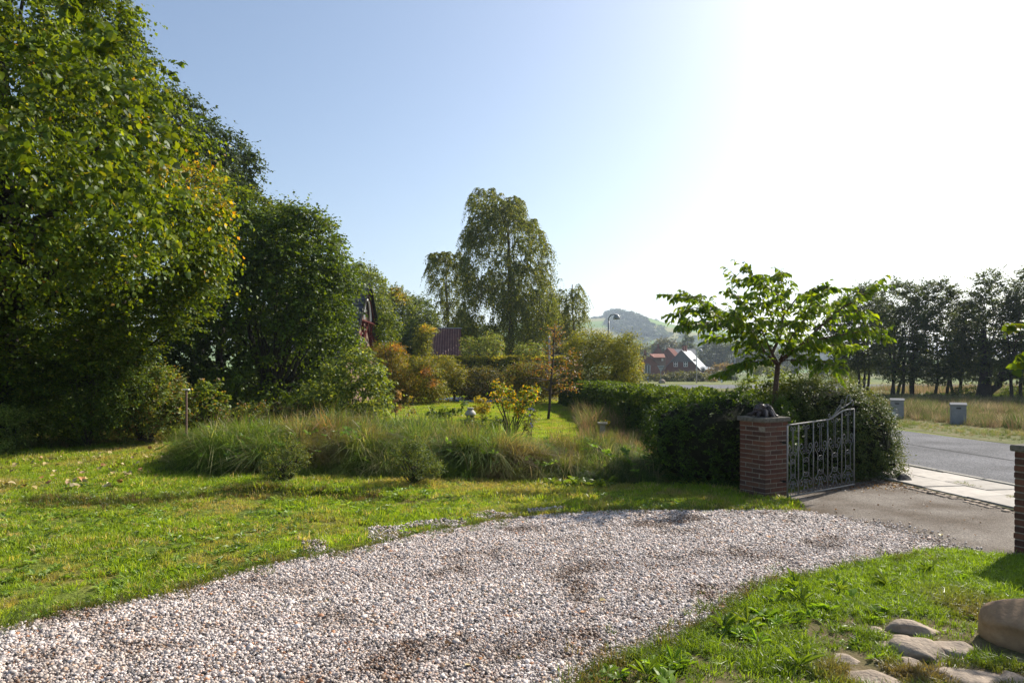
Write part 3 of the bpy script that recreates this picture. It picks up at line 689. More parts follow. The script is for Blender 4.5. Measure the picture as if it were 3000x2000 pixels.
dk = np.clip((vnoise(c[:, 0], c[:, 1], .5, 141) - .55) * 4, 0, 1)[:, None] * (1 - bright) ; t = t * (1 - dk) + np.array([.17, .13, .06]) * dk
scatter('right_lawn_grass', lush, np.c_[c, np.zeros(n)], np.c_[rg.normal(0, .2, n), rg.normal(0, .2, n), rg.uniform(0, 6.28, n)], rg.uniform(.5, 1.2, n), t, rg.integers(0, 5, n), 'lush bright grass in the lower right corner by the stones', 'grass')

# broad leaved weeds (dandelion, plantain, clover) among the grass
def weed_mesh(name, nl, L, w, seed, tm='toothed', up=.35):
    rg = np.random.default_rng(seed); a = rg.uniform(0, 6.28, nl); el = rg.uniform(.1, 1, nl) * up * 2
    d = np.stack([np.cos(a) * np.cos(el), np.sin(a) * np.cos(el), np.sin(el)], 1); nn = np.stack([-np.cos(a) * np.sin(el), -np.sin(a) * np.sin(el), np.cos(el)], 1) + rg.normal(0, .3, (nl, 3))
    LL = L * rg.uniform(.5, 1.2, nl); V, F, _ = leaf_arrays(d * .008, d, nn, LL, LL * w, tm)
    me = bpy.data.meshes.new(name); me.from_pydata(V.tolist(), [], F.tolist()); me.materials.append(M['grass_i']); me.update(); return me
weeds = [weed_mesh(f'weed_{i:02d}', 8 + i, .085, .34 if i % 2 else .5, 200 + i, 'toothed' if i % 2 else 'lance') for i in range(6)]
c = sample_poly(LAWN, 9000, rg); c = c[inview(c, 50, 30)]; c = c[(c[:, 1] < 10.5) & (vnoise(c[:, 0], c[:, 1], .9, 160) > .42)]; n = len(c)
scatter('lawn_weeds', weeds, np.c_[c, Hgt(c[:, 0], c[:, 1]) + .012], np.c_[rg.normal(0, .1, (n, 2)), rg.uniform(0, 6.28, n)], rg.uniform(.35, 1.0, n), palette([((.18, .28, .035), 4), ((.24, .33, .09), 2), ((.12, .20, .025), 3)], n, rg), rg.integers(0, 6, n), 'small broad leaved weeds spread through the lawn', 'weeds')
c = sample_poly(RL, 1500, rg); c = c[inview(c, 50, 30)]
for sx, sy, sw, sh in STONES: p = G(sx, sy); c = c[np.hypot(c[:, 0] - p[0], c[:, 1] - p[1]) > sw * .75]
c = c[np.hypot(c[:, 0] - bp[0] - .15, c[:, 1] - bp[1]) > .42]; e = edgedist(GRAVEL, c[:, 0], c[:, 1]); c = c[(vnoise(c[:, 0], c[:, 1], .5, 165) > .5) | (e[:] < .3)]; n = len(c)
scatter('verge_weeds', weeds, np.c_[c, np.full(n, .015)], np.c_[rg.normal(0, .15, (n, 2)), rg.uniform(0, 6.28, n)], rg.uniform(.3, .75, n), palette([((.17, .26, .02), 4), ((.13, .20, .02), 3)], n, rg), rg.integers(0, 6, n), 'bright weeds mixed in the grass in the lower right', 'weeds')

# meadow across the road
M['meadow'] = plain('meadow_ground', (.19, .165, .09), (.10, .12, .04), .8, 1, .05)
sheet('meadow', [(12.2, 15), (15.2, -4), (60, -4), (120, 60), (120, 66), (28, 66.5), (18, 64), (12.4, 57), (10.6, 48), (11.0, 34), (12.1, 20.7)], .006, M['meadow'], 'rough meadow beyond the road on the right', 'meadow')
tall = grass_protos('tall_grass', [((34, .16, .42 + .06 * (i % 3), .011), dict(lean=.5, seg=2, wind=(.1, 0), seed=150 + i, mat=M['grass_dry'])) for i in range(5)])
MP = [((.24, .19, .12), 4), ((.14, .17, .055), 4), ((.085, .13, .035), 3), ((.34, .28, .20), 1.8), ((.16, .10, .08), 1.6)]
A1 = np.array([(12.7, 15), (14.2, 4), (30, 6), (34, 30), (22, 46), (10.9, 46), (11.9, 30), (12.2, 20.7)])
c = sample_poly(A1, 24000, rg); dist = c[:, 0] - np.interp(c[:, 1], [4, 16.6, 20.7, 34, 48], [13.9, 12.1, 11.55, 10.2, 9.6])
c = c[inview(c, 200, 500)]; dist = c[:, 0] - np.interp(c[:, 1], [4, 16.6, 20.7, 34, 48], [13.9, 12.1, 11.55, 10.2, 9.6]); n = len(c)
t = palette(MP, n, rg); mow = (dist < 3.0)[:, None]; t = np.where(mow, palette([((.17, .21, .05), 3), ((.28, .24, .12), 2), ((.12, .16, .04), 2)], n, rg), t); t *= (.65 + .75 * vnoise(c[:, 0], c[:, 1], 2.2, 221))[:, None]
scatter('meadow_grass', tall, np.c_[c, np.zeros(n)], np.c_[rg.normal(0, .1, (n, 2)), rg.uniform(0, 6.28, n)], np.where(dist < .9, .16, np.where(dist < 3.4, .30, .85)) * rg.uniform(.5, 1.3, n) * (.6 + .8 * vnoise(c[:, 0], c[:, 1], 1.6, 222)), t, rg.integers(0, 5, n), 'tall dry meadow grass across the road', 'grass')
A2 = np.array([(22, 46), (60, 46), (110, 60), (110, 66), (30, 64), (14, 58), (11.2, 46)])
big = grass_protos('far_grass', [((50, .6, .6, .035), dict(lean=.35, seg=1, seed=170 + i, mat=M['grass_dry'])) for i in range(4)])
c = sample_poly(A2, 5000, rg); c = c[(c[:, 0] > 33) | (c[:, 1] < 47)]; n = len(c)
scatter('far_meadow_grass', big, np.c_[c, np.zeros(n)], np.c_[np.zeros((n, 2)), rg.uniform(0, 6.28, n)], rg.uniform(.6, 1.3, n), palette([((.32, .23, .16), 4), ((.20, .20, .09), 3), ((.12, .16, .04), 2)], n, rg), rg.integers(0, 4, n), 'brown and green grass deeper in the meadow', 'grass')
# wild patch round the bird bath
WP = np.array([(1.6, 17), (2.2, 21), (2.6, 27), (6.2, 27), (5.0, 20), (4.3, 14.8), (2.9, 14.2)])
c = sample_poly(WP, 1500, rg); c = c[np.hypot(c[:, 0] - 2.45, c[:, 1] - 18.5) > .3]; n = len(c)
scatter('wild_grass', tall, np.c_[c, Hgt(c[:, 0], c[:, 1])], np.c_[rg.normal(0, .2, (n, 2)), rg.uniform(0, 6.28, n)], rg.uniform(.6, 1.4, n) * np.where(c[:, 1] > 20, 1.2, .55), palette([((.38, .25, .15), 4), ((.22, .22, .07), 3), ((.14, .19, .04), 3)], n, rg), rg.integers(0, 5, n), 'dry pinkish wild grass round the bird bath', 'grass')
# weedy strip under the shrubs on the left and behind the bank
US = np.array([(-17, 13.2), (-11.0, 14.6), (-8.6, 17.6), (-7.3, 16.2), (-4, 16.6), (-5.5, 20), (-9, 21), (-14, 18), (-18, 16)])
c = sample_poly(US, 2600, rg); n = len(c)
scatter('border_grass', longg, np.c_[c, Hgt(c[:, 0], c[:, 1])], np.c_[rg.normal(0, .2, (n, 2)), rg.uniform(0, 6.28, n)], rg.uniform(.35, .85, n), palette([((.14, .20, .03), 4), ((.30, .23, .10), 2.5), ((.09, .14, .02), 3)], n, rg), rg.integers(0, 8, n), 'rough grass at the foot of the left shrubs', 'grass')

# broad leaved weeds and seed stalks poking through the bank
c = sample_poly(BANK, 420, rg); n = len(c)
scatter('bank_weeds', weeds, np.c_[c, Hgt(c[:, 0], c[:, 1]) + rg.uniform(.18, .34, n)], np.c_[rg.normal(0, .4, (n, 2)), rg.uniform(0, 6.28, n)], rg.uniform(.5, 1.3, n), palette([((.16, .28, .03), 4), ((.22, .34, .06), 2), ((.10, .18, .03), 3)], n, rg), rg.integers(0, 6, n), 'broad leaved weeds growing up through the bank grass', 'weeds')
stalk = [tuft_mesh(f'stalk_{i}', 5, .10, .62, .006, lean=.5, seg=4, wind=(.25, 0), curl=1.0, seed=180 + i, mat=M['grass_dry']) for i in range(3)]
c = sample_poly(BANK, 500, rg); n = len(c)
scatter('bank_stalks', stalk, np.c_[c, Hgt(c[:, 0], c[:, 1])], np.c_[rg.normal(0, .2, (n, 2)), rg.uniform(0, 6.28, n)], rg.uniform(.6, 1.15, n), palette([((.42, .36, .22), 4), ((.30, .24, .14), 2)], n, rg), rg.integers(0, 3, n), 'pale dry stalks among the bank grass', 'long grass')
# ================================================================== VEGETATION
def plant(name, label, cat, base, group=None): return thing(name, label, cat, base, group)
LIME = [((.088, .145, .011), 5), ((.130, .185, .013), 3.6), ((.054, .095, .011), 4.6), ((.25, .25, .025), .4), ((.36, .20, .05), .05)]
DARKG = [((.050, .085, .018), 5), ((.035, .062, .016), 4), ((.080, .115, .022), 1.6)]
HAZEL = [((.062, .112, .012), 5), ((.045, .083, .010), 4), ((.10, .160, .014), 2.6)]
OAK = [((.048, .080, .018), 5), ((.034, .060, .016), 3), ((.08, .11, .022), 1.5)]
PALE = [((.16, .22, .06), 4), ((.11, .17, .035), 4), ((.24, .30, .12), 1.5)]
YEL = [((.40, .32, .03), 3), ((.32, .30, .03), 3), ((.15, .20, .025), 3), ((.42, .22, .03), 1)]
RUST = [((.19, .16, .03), 4), ((.16, .18, .025), 4), ((.26, .15, .035), 1.4), ((.10, .13, .02), 3)]
ORANGE = [((.34, .16, .035), 3), ((.24, .16, .04), 3)]
YGRN = [((.16, .19, .022), 4), ((.12, .155, .018), 4), ((.22, .21, .03), 1.5), ((.08, .11, .016), 2)]
BROWN = [((.17, .09, .05), 4), ((.12, .075, .04), 3), ((.13, .14, .03), 2.5), ((.22, .14, .07), 1.2)]
HEDGE = [((.050, .10, .016), 5), ((.075, .14, .020), 3), ((.034, .07, .012), 3)]
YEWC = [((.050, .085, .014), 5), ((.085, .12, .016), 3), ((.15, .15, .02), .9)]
BIRCH = [((.105, .145, .028), 5), ((.070, .105, .024), 4), ((.17, .19, .03), 1.8)]
CHERRY = [((.11, .20, .014), 5), ((.08, .15, .014), 4), ((.16, .24, .018), 2.5)]
def orange_some(c): return c

# ---- big lime tree on the left, its crown leaning over the lawn
lb = (-11.6, 15.5, 0)
lime = plant('lime_tree', 'large lime tree filling the left edge of the view with yellow-green leaves', 'tree', lb)
trunk(lime, [lb, (-11.4, 15.3, 2.5), (-11.2, 15.0, 6.0), (-10.9, 14.8, 10)], [.36, .28, .2, .07], 'bark_dark')
limepoly = [(-900, -700), (-500, -900), (0, -700), (200, -350), (330, -80), (372, 20), (405, 90), (420, 150), (470, 190), (505, 215), (500, 265), (560, 300), (585, 350), (560, 400), (590, 450), (640, 520), (630, 580), (650, 640), (620, 700), (640, 760), (560, 830), (470, 870), (300, 900), (150, 960), (0, 960), (-400, 900), (-900, 700)]
C, _ = crown(lime, 'foliage', 1, limepoly, 13.5, 3.0, .60, .090, LIME, cover=7.6, gap=1.0, twigs=11, per=8, tm='kite', mat='leaf_gloss', n_ind=0, extra_patch=[(600, 560, 70, LIME + YEL), (520, 430, 45, LIME + YEL + ORANGE), (610, 690, 40, LIME + YEL)], droop=.45, flat=.55, updir=-.05, nrm=(.55, .6, .6))
limbs(lime, (-11.2, 15.0, 3.0), C, 34, np.random.default_rng(1), .12, 'bark_dark')
# nearer hanging boughs carry the leaves one can pick out singly
nb = [(0, 40), (250, -60), (330, 60), (400, 130), (470, 190), (330, 210), (530, 190), (430, 330), (570, 330), (560, 430), (480, 540), (630, 570), (600, 690), (500, 700), (300, 640), (100, 560), (0, 300)]
crown(lime, 'hanging_boughs', 2, nb, 10.2, 1.0, .42, .108, LIME, cover=1.7, twigs=5, per=6, tm='heart', mat='leaf_gloss', n_ind=300, edge=.3, droop=.6, flat=.5, aspect=.95, nrm=(.4, .6, .6))
tip = [(500, 200), (520, 165), (536, 175), (530, 200), (510, 240), (480, 230)]
crown(lime, 'bough_tip', 3, tip, 10.0, .15, .12, .09, LIME, cover=2.4, twigs=3, per=4, tm='heart', mat='leaf_gloss', edge=.1)

# ---- smaller-leaved tree with layered branches under the lime
hb = G(330, 1290)
hb2 = (-9.2, 17.0, 0)
lay = plant('hornbeam_tree', 'low spreading tree with layered side branches reaching right under the lime', 'tree', hb2)
trunk(lay, [hb2, (-9.3, 16.6, 1.6), (-9.2, 16.3, 4.0)], [.12, .09, .04], 'bark_dark')
layp = [(0, 880), (300, 820), (540, 800), (665, 770), (640, 820), (655, 870), (600, 905), (625, 940), (560, 985), (470, 1010), (400, 1080), (250, 1120), (100, 1180), (-60, 1230), (-400, 1250), (-500, 900)]
C, _ = crown(lay, 'foliage', 4, layp, 15.6, 1.3, .40, .070, HAZEL + [((.13, .155, .02), 2.0)], cover=7.5, twigs=7, per=7, mat='leaf_gloss', droop=.15, flat=.30, nrm=(.9, .4, .5))
limbs(lay, (-9.25, 16.5, 1.2), C, 26, np.random.default_rng(2), .06, 'bark_dark')

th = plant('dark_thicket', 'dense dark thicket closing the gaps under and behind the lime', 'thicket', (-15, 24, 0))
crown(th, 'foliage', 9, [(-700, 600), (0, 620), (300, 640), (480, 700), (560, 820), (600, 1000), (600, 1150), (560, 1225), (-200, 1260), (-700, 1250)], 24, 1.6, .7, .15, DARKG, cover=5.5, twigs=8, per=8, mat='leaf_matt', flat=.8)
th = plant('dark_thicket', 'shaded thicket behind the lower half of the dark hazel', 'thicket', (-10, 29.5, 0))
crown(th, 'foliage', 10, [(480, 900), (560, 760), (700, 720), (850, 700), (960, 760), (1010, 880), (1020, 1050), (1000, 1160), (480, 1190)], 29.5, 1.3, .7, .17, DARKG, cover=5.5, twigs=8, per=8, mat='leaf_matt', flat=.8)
# ---- dark wall of trees behind the lime
ob = (-17.5, 38, 0)
oak = plant('oak_tree', 'tall dark oak standing behind the lime with a rounded crown against the sky', 'tree', ob)
trunk(oak, [ob, (-17.5, 38, 6), (-17.6, 38, 14)], [.5, .4, .15], 'bark_dark')
op = [(330, -20), (400, 60), (420, 150), (500, 200), (540, 265), (600, 290), (625, 330), (660, 335), (700, 370), (735, 420), (750, 470), (725, 500), (735, 550), (700, 620), (560, 700), (300, 700), (100, 300), (150, 0)]
C, _ = crown(oak, 'foliage', 5, op, 38, 3.5, .80, .17, OAK, cover=7.5, gap=.8, twigs=7, per=6, mat='leaf_matt', droop=.1, flat=.8)
limbs(oak, (-17.5, 38, 6), C, 16, np.random.default_rng(3), .2, 'bark_dark')

# ---- light green tree between oak and hazel
mb_ = (-11.6, 27.5, 0)
mt = plant('field_maple', 'light green maple with yellow patches above the dark hazel', 'tree', mb_)
trunk(mt, [mb_, (-11.5, 27.5, 5)], [.2, .1], 'bark_dark')
mp = [(560, 480), (640, 470), (700, 545), (760, 555), (800, 580), (850, 590), (900, 600), (850, 720), (700, 760), (550, 720), (500, 560)]
C, _ = crown(mt, 'foliage', 6, mp, 27, 1.8, .6, .115, LIME, cover=7, mat='leaf', flat=.7, extra_patch=[(590, 520, 60, YEL), (620, 600, 50, YEL), (540, 470, 30, ORANGE)])
limbs(mt, (-11.5, 27.5, 4), C, 10, np.random.default_rng(4), .1, 'bark_dark')

# ---- the big dark hazel in the middle left
zb = (-8.7, 25.0, 0)
hz = plant('hazel_bush', 'huge dark green hazel with a domed crown left of the gabled house', 'bush', zb)
for k, (dx, dy) in enumerate([(0, 0), (.25, .1), (-.25, .15), (.1, -.25), (-.15, -.15)]):
    trunk(hz, [(zb[0] + dx * .6, zb[1] + dy, 0), (zb[0] + dx * 3, zb[1] + dy * 3, 2.2), (zb[0] + dx * 6, zb[1] + dy * 6, 4.6)], [.09, .06, .02], 'bark_dark', name='stem')
zp = [(560, 700), (640, 640), (700, 590), (790, 610), (850, 620), (900, 600), (960, 620), (1000, 690), (1010, 740), (1045, 790), (1060, 860), (1050, 930), (1075, 1000), (1060, 1060), (1000, 1110), (960, 1160), (850, 1190), (700, 1200), (560, 1180), (470, 1130), (500, 1000), (520, 850)]
C, _ = crown(hz, 'foliage', 7, zp, 24.6, 2.2, .62, .105, HAZEL, cover=8.6, gap=.9, twigs=10, per=8, mat='leaf_gloss', droop=.30, flat=.75, nrm=(.6, .5, .6))
limbs(hz, (-8.7, 25.0, .8), C, 30, np.random.default_rng(5), .06, 'bark_dark')
sp = [(900, 625), (960, 605), (985, 612), (975, 640), (990, 660), (1000, 690), (960, 680), (900, 660)]
crown(hz, 'top_sprays', 8, sp, 24.4, .6, .35, .10, HAZEL + [((.13, .17, .02), 3)], cover=2.4, twigs=5, per=6, mat='leaf_gloss', updir=.5, edge=.2)

# ---- shrubs along the left border
BORD = [
 ('elder_shrub', 'pale leaved shrub at the far left edge of the lawn', [(-300, 1180), (-60, 1170), (60, 1175), (110, 1215), (60, 1250), (80, 1300), (-20, 1335), (-300, 1340)], 14.4, .7, .25, .055, PALE, 2.8),
 ('dogwood_shrub', 'tall small leaved shrub on thin stems below the lime', [(40, 1130), (150, 960), (330, 940), (420, 1010), (470, 1090), (460, 1190), (380, 1255), (250, 1290), (90, 1300), (20, 1240)], 16.0, .9, .30, .055, HAZEL + [((.11, .15, .03), 2)], 3.8),
 ('bramble_bush', 'sunlit bramble bush with reddish stems beside the wooden bird table', [(330, 1090), (400, 1050), (480, 1060), (540, 1110), (570, 1170), (560, 1230), (480, 1270), (330, 1300), (250, 1270)], 16.6, .7, .25, .06, PALE + [((.22, .13, .06), 1.2), ((.18, .17, .04), 2)], 3.4),
 ('balsam_plant', 'leafy plant with big yellow-green leaves right of the bird table', [(500, 1130), (560, 1100), (640, 1110), (660, 1160), (690, 1200), (650, 1240), (560, 1260), (500, 1240)], 17.2, .5, .22, .09, [((.13, .19, .03), 4), ((.08, .13, .03), 3), ((.24, .17, .10), .6)], 3.0),
 ('willowherb_clump', 'low tangle of greens with pinkish seed heads in front of the hazel', [(640, 1190), (760, 1170), (870, 1170), (930, 1180), (960, 1215), (860, 1245), (700, 1250), (640, 1235)], 17.0, .5, .18, .05, [((.08, .12, .03), 4), ((.14, .17, .06), 2), ((.22, .13, .11), 1.2)], 2.6),
 ('buddleia_bush', 'grey-green buddleia leaning right at the foot of the hazel', [(880, 1130), (940, 1080), (1000, 1020), (1060, 1000), (1110, 1030), (1140, 1090), (1150, 1150), (1170, 1200), (1100, 1225), (960, 1225), (880, 1210)], 17.6, .9, .30, .085, PALE + [((.06, .10, .03), 3)], 3.8),
]
for i, (nm, lb_, poly, Y, dp, cr, lf, pal, cov) in enumerate(BORD):
    cx = np.mean([p[0] for p in poly]); b0 = ((cx - 1500) * Y / FPX, Y, 0)
    t = plant(nm, lb_, 'shrub', b0)
    C, _ = crown(t, 'foliage', 20 + i, poly, Y, dp, cr, lf, pal, cover=cov * 1.7, twigs=6, per=7, mat='leaf_gloss' if i < 3 else 'leaf', droop=.25, flat=.9, aspect=.6 if i in (0, 5) else .75)
    limbs(t, (b0[0], Y, 0), C, 14, np.random.default_rng(50 + i), .022, 'bark', name='stems')
# withered flower spikes on the buddleia
t = plant('dock_plant', 'withered yellow-brown leafy stalk at the right foot of the buddleia', 'plant', P(1165, 1225, 17.2) * [1, 1, 0])
crown(t, 'foliage', 33, [(1150, 1150), (1160, 1130), (1180, 1140), (1175, 1200), (1165, 1225), (1150, 1215)], 17.2, .15, .12, .07, [((.34, .24, .10), 3), ((.26, .16, .08), 2)], cover=2.4, twigs=4, per=5, mat='leaf_matt')
trunk(t, [P(1160, 1240, 17.2), P(1166, 1140, 17.2)], [.012, .006], name='stem')
t = plant('marsh_thistle', 'small yellowing sapling between the buddleia and the lawn', 'plant', P(1205, 1230, 18) * [1, 1, 0])
crown(t, 'foliage', 34, [(1190, 1150), (1210, 1150), (1222, 1200), (1215, 1240), (1190, 1230)], 18, .2, .15, .06, [((.28, .22, .06), 3), ((.12, .15, .04), 3)], cover=1.6, twigs=4, per=5)
trunk(t, [P(1205, 1245, 18), P(1208, 1160, 18)], [.01, .005], name='stem')

# ---- two box bushes in front of the bank
for i, (lb_, poly, Y) in enumerate([
    ('small sparse box bush in front of the left part of the grassy bank', [(770, 1405), (775, 1340), (800, 1300), (822, 1265), (850, 1290), (880, 1310), (905, 1330), (890, 1370), (860, 1400), (850, 1415)], 10.55),
    ('darker conical box bush in front of the middle of the bank', [(1130, 1350), (1140, 1320), (1175, 1300), (1200, 1280), (1235, 1290), (1245, 1320), (1285, 1350), (1300, 1375), (1270, 1395), (1220, 1405), (1180, 1400), (1145, 1390)], 10.35)]):
    cx = np.mean([p[0] for p in poly]); b0 = ((cx - 1500) * Y / FPX, Y, .05)
    t = plant('box_bush', lb_, 'bush', b0, 'box bushes in front of the bank')
    C, _ = crown(t, 'foliage', 40 + i, poly, Y, .28, .12, .021, [((.075, .12, .03), 4), ((.11, .16, .045), 3), ((.22, .23, .09), 1.5 if i == 0 else .5)], cover=4.4 if i else 3.2, twigs=7, per=8, mat='leaf_gloss', droop=0, flat=1.0, updir=.55, edge=.15, aspect=.6)
    limbs(t, (b0[0], Y, .02), C, 40, np.random.default_rng(60 + i), .012, 'bark_dark', name='stems')

# ---- back garden, left to right
def bushes(rows, s0):
    for i, r in enumerate(rows):
        nm, lb_, cat, poly, Y, dp, cr, lf, pal, cov, kw = r
        kw = dict(kw); st = kw.pop('stems', 10); sr = kw.pop('sr', .03); sb = kw.pop('base', None); grp = kw.pop('group', None); smat = kw.pop('smat', 'bark_dark')
        cx = np.mean([p[0] for p in poly]) if sb is None else sb
        X0 = (cx - 1500) * Y / FPX; z0 = float(Hgt(np.array([X0]), np.array([Y]))[0]); b0 = (X0, Y, z0)
        t = plant(nm, lb_, cat, b0, grp)
        kw.setdefault('twigs', 6); C, _ = crown(t, 'foliage', s0 + i, poly, Y, dp, cr, lf, pal, cover=cov * 1.8, **kw)
        if st: limbs(t, b0, C, st, np.random.default_rng(s0 + i), sr, smat, name='stems' if sr < .06 else 'branches')
bushes([
 ('cotoneaster_bush', 'tall rusty-orange topped bush at the left end of the back hedge', 'bush', [(1090, 1180), (1095, 1080), (1085, 1020), (1110, 995), (1150, 985), (1180, 1010), (1190, 1040), (1225, 1090), (1240, 1130), (1250, 1180), (1180, 1190)], 33, 1.3, .5, .085, RUST, 4.2, dict(droop=.35, flat=.5, per=9, twigs=6, aspect=.45, extra_patch=[(1165, 1008, 22, ORANGE), (1190, 1030, 12, ORANGE)])),
 ('cotoneaster_bush', 'yellow-green arching bush with an orange blaze on its right side', 'bush', [(1185, 1060), (1210, 1035), (1270, 1040), (1295, 1075), (1305, 1120), (1330, 1140), (1320, 1160), (1290, 1175), (1240, 1178), (1230, 1120)], 32, 1.4, .5, .085, YGRN + [((.20, .15, .03), 2)], 4.2, dict(droop=.4, flat=.5, per=9, twigs=6, aspect=.45, extra_patch=[(1255, 1088, 18, ORANGE), (1275, 1120, 14, ORANGE), (1215, 1110, 14, RUST)])),
 ('cotoneaster_bush', 'arching bush with mixed yellow and rusty sprays right of the orange one', 'bush', [(1280, 1055), (1300, 1030), (1340, 1050), (1370, 1075), (1380, 1110), (1350, 1140), (1310, 1150), (1300, 1110)], 34, 1.2, .5, .085, YGRN + RUST[:2], 4.0, dict(droop=.4, flat=.5, per=9, twigs=6, aspect=.45)),
 ('berberis_bush', 'dark dull green bush in the middle of the back hedge', 'bush', [(1355, 1080), (1400, 1065), (1450, 1070), (1480, 1100), (1470, 1170), (1380, 1178), (1340, 1160)], 35, 1.3, .5, .085, [((.07, .085, .025), 4), ((.11, .09, .035), 3), ((.045, .06, .018), 3)], 4.2, dict(droop=.3, flat=.6, per=8, aspect=.5)),
 ('berberis_bush', 'brownish green bush behind the yellow flowering shrub', 'bush', [(1460, 1110), (1480, 1070), (1520, 1050), (1580, 1055), (1640, 1080), (1650, 1160), (1560, 1185), (1470, 1175)], 35, 1.3, .5, .085, YGRN[1:] + [((.14, .09, .04), 3)], 4.2, dict(droop=.3, flat=.6, per=8, aspect=.5)),
 ('hazel_shrub', 'broad yellow-green shrub with arching top twigs below the street lamp', 'shrub', [(1650, 1180), (1640, 1080), (1650, 1010), (1680, 970), (1720, 960), (1770, 965), (1800, 985), (1840, 1000), (1860, 1040), (1875, 1100), (1850, 1170), (1790, 1195), (1700, 1195)], 33, 2.0, .65, .085, YGRN, 4.4, dict(droop=.2, flat=.7, per=8, twigs=6, aspect=.5, updir=.25, stems=16)),
 ('hazel_shrub', 'upright thin-twigged shrub left of the red house', 'shrub', [(1790, 1150), (1780, 1040), (1800, 985), (1860, 965), (1880, 955), (1870, 990), (1885, 1020), (1870, 1070), (1885, 1110), (1850, 1160)], 31, 1.0, .5, .08, YGRN, 2.6, dict(droop=.15, flat=.6, per=9, twigs=6, aspect=.45, updir=.35, stems=16)),
 ('spindle_bush', 'small yellow-orange bush in front of the red brick gable', 'bush', [(1850, 1085), (1855, 1050), (1870, 1040), (1885, 1060), (1880, 1090), (1865, 1110)], 40, .5, .25, .07, YEL, 3, dict()),
 ('apple_tree', 'small pale leaved apple tree on dark stems behind the clipped hedge', 'tree', [(1340, 1000), (1360, 975), (1400, 985), (1430, 965), (1470, 975), (1480, 1005), (1470, 1045), (1400, 1055), (1350, 1040)], 46, 1.2, .45, .085, PALE + [((.20, .10, .07), .7)], 2.2, dict(sr=.07, base=1366, stems=9)),
 ('apple_tree', 'second pale leaved apple tree left of the white pole', 'tree', [(1500, 1040), (1510, 1005), (1550, 995), (1590, 1000), (1605, 1030), (1580, 1055), (1520, 1058)], 46, 1.0, .45, .085, PALE + [((.20, .10, .07), .7)], 2.2, dict(sr=.07, base=1545, stems=9)),
 ('golden_robinia', 'small tree with golden top in front of the red metal roof', 'tree', [(1215, 975), (1235, 945), (1275, 950), (1285, 970), (1265, 990), (1270, 1030), (1250, 1045), (1215, 1040), (1210, 1000)], 43, .9, .4, .085, YGRN, 4.0, dict(extra_patch=[(1250, 955, 22, YEL), (1270, 958, 14, YEL)], flat=.35, sr=.06)),
 ('rowan_sapling', 'slender yellow-green sapling beside the gabled house', 'tree', [(1100, 1000), (1105, 940), (1120, 915), (1160, 910), (1175, 935), (1190, 960), (1170, 985), (1150, 1000), (1110, 1015)], 29, .7, .32, .075, LIME, 2.6, dict(sr=.02, base=1135, stems=5)),
 ('red_oak_sapling', 'slender young tree with reddish-brown leaves on the back lawn', 'tree', [(1530, 1085), (1560, 1040), (1590, 1000), (1610, 950), (1635, 945), (1665, 990), (1680, 1030), (1700, 1060), (1720, 1100), (1700, 1160), (1640, 1150), (1600, 1130), (1560, 1110)], 24.5, 1.1, .40, .065, BROWN, .5, dict(droop=0, flat=.35, base=1606, stems=0, per=8, twigs=4)),
 ('raspberry_canes', 'bright green leafy canes left of the pale urn', 'plant', [(1245, 1220), (1255, 1185), (1290, 1185), (1330, 1195), (1355, 1150), (1370, 1150), (1372, 1180), (1350, 1215), (1300, 1225)], 20.0, .3, .16, .07, [((.11, .18, .03), 4), ((.08, .13, .03), 3)], 2.6, dict(stems=10, sr=.01)),
 ('golden_spiraea', 'small golden bush right of the pale urn', 'bush', [(1385, 1170), (1400, 1155), (1425, 1160), (1442, 1185), (1440, 1205), (1405, 1212), (1385, 1195)], 21.5, .35, .14, .05, [((.36, .30, .04), 4), ((.26, .25, .04), 3), ((.16, .18, .03), 2)], 3.6, dict(stems=8, sr=.01)),
 ('honeysuckle_shrub', 'leggy shrub with orange and green leaves on the bank', 'shrub', [(1433, 1130), (1440, 1105), (1460, 1110), (1490, 1130), (1515, 1150), (1530, 1130), (1570, 1120), (1585, 1145), (1575, 1170), (1540, 1185), (1560, 1210), (1520, 1225), (1470, 1190), (1440, 1170)], 14.6, .5, .17, .055, [((.13, .22, .02), 4), ((.46, .30, .03), 3), ((.28, .28, .03), 2), ((.08, .14, .02), 2)], 2.8, dict(base=1498, stems=16, sr=.02, droop=.1, smat='bark')),
 ('michaelmas_daisy', 'thin stemmed plant with lilac flowers beside the orange and green shrub', 'plant', [(1530, 1270), (1525, 1220), (1550, 1190), (1575, 1190), (1580, 1230), (1560, 1265)], 14.0, .25, .14, .035, [((.08, .12, .03), 4), ((.12, .13, .05), 2)], 1.2, dict(stems=12, sr=.006)),
 ('comfrey_clump', 'low leafy clump on the bank below the urn', 'plant', [(1335, 1225), (1380, 1216), (1430, 1212), (1480, 1222), (1485, 1262), (1430, 1275), (1350, 1272)], 15.2, .30, .14, .055, [((.08, .13, .025), 4), ((.11, .15, .04), 2)], 3.0, dict(stems=0)),
 ('goldenrod_clump', 'grassy clump with small yellow flowers behind the bird bath', 'plant', [(1745, 1235), (1760, 1228), (1790, 1230), (1795, 1245), (1760, 1248)], 19.2, .2, .1, .04, [((.10, .14, .03), 4), ((.5, .38, .03), 1.4)], 2.0, dict(stems=6, sr=.008)),
 ('rose_bush', 'thin pale rose bush at the left end of the clipped road hedge', 'bush', [(1775, 1180), (1780, 1150), (1800, 1140), (1815, 1160), (1812, 1195), (1790, 1205)], 25, .3, .2, .06, PALE, 1.6, dict(stems=10, sr=.015)),
], 70)
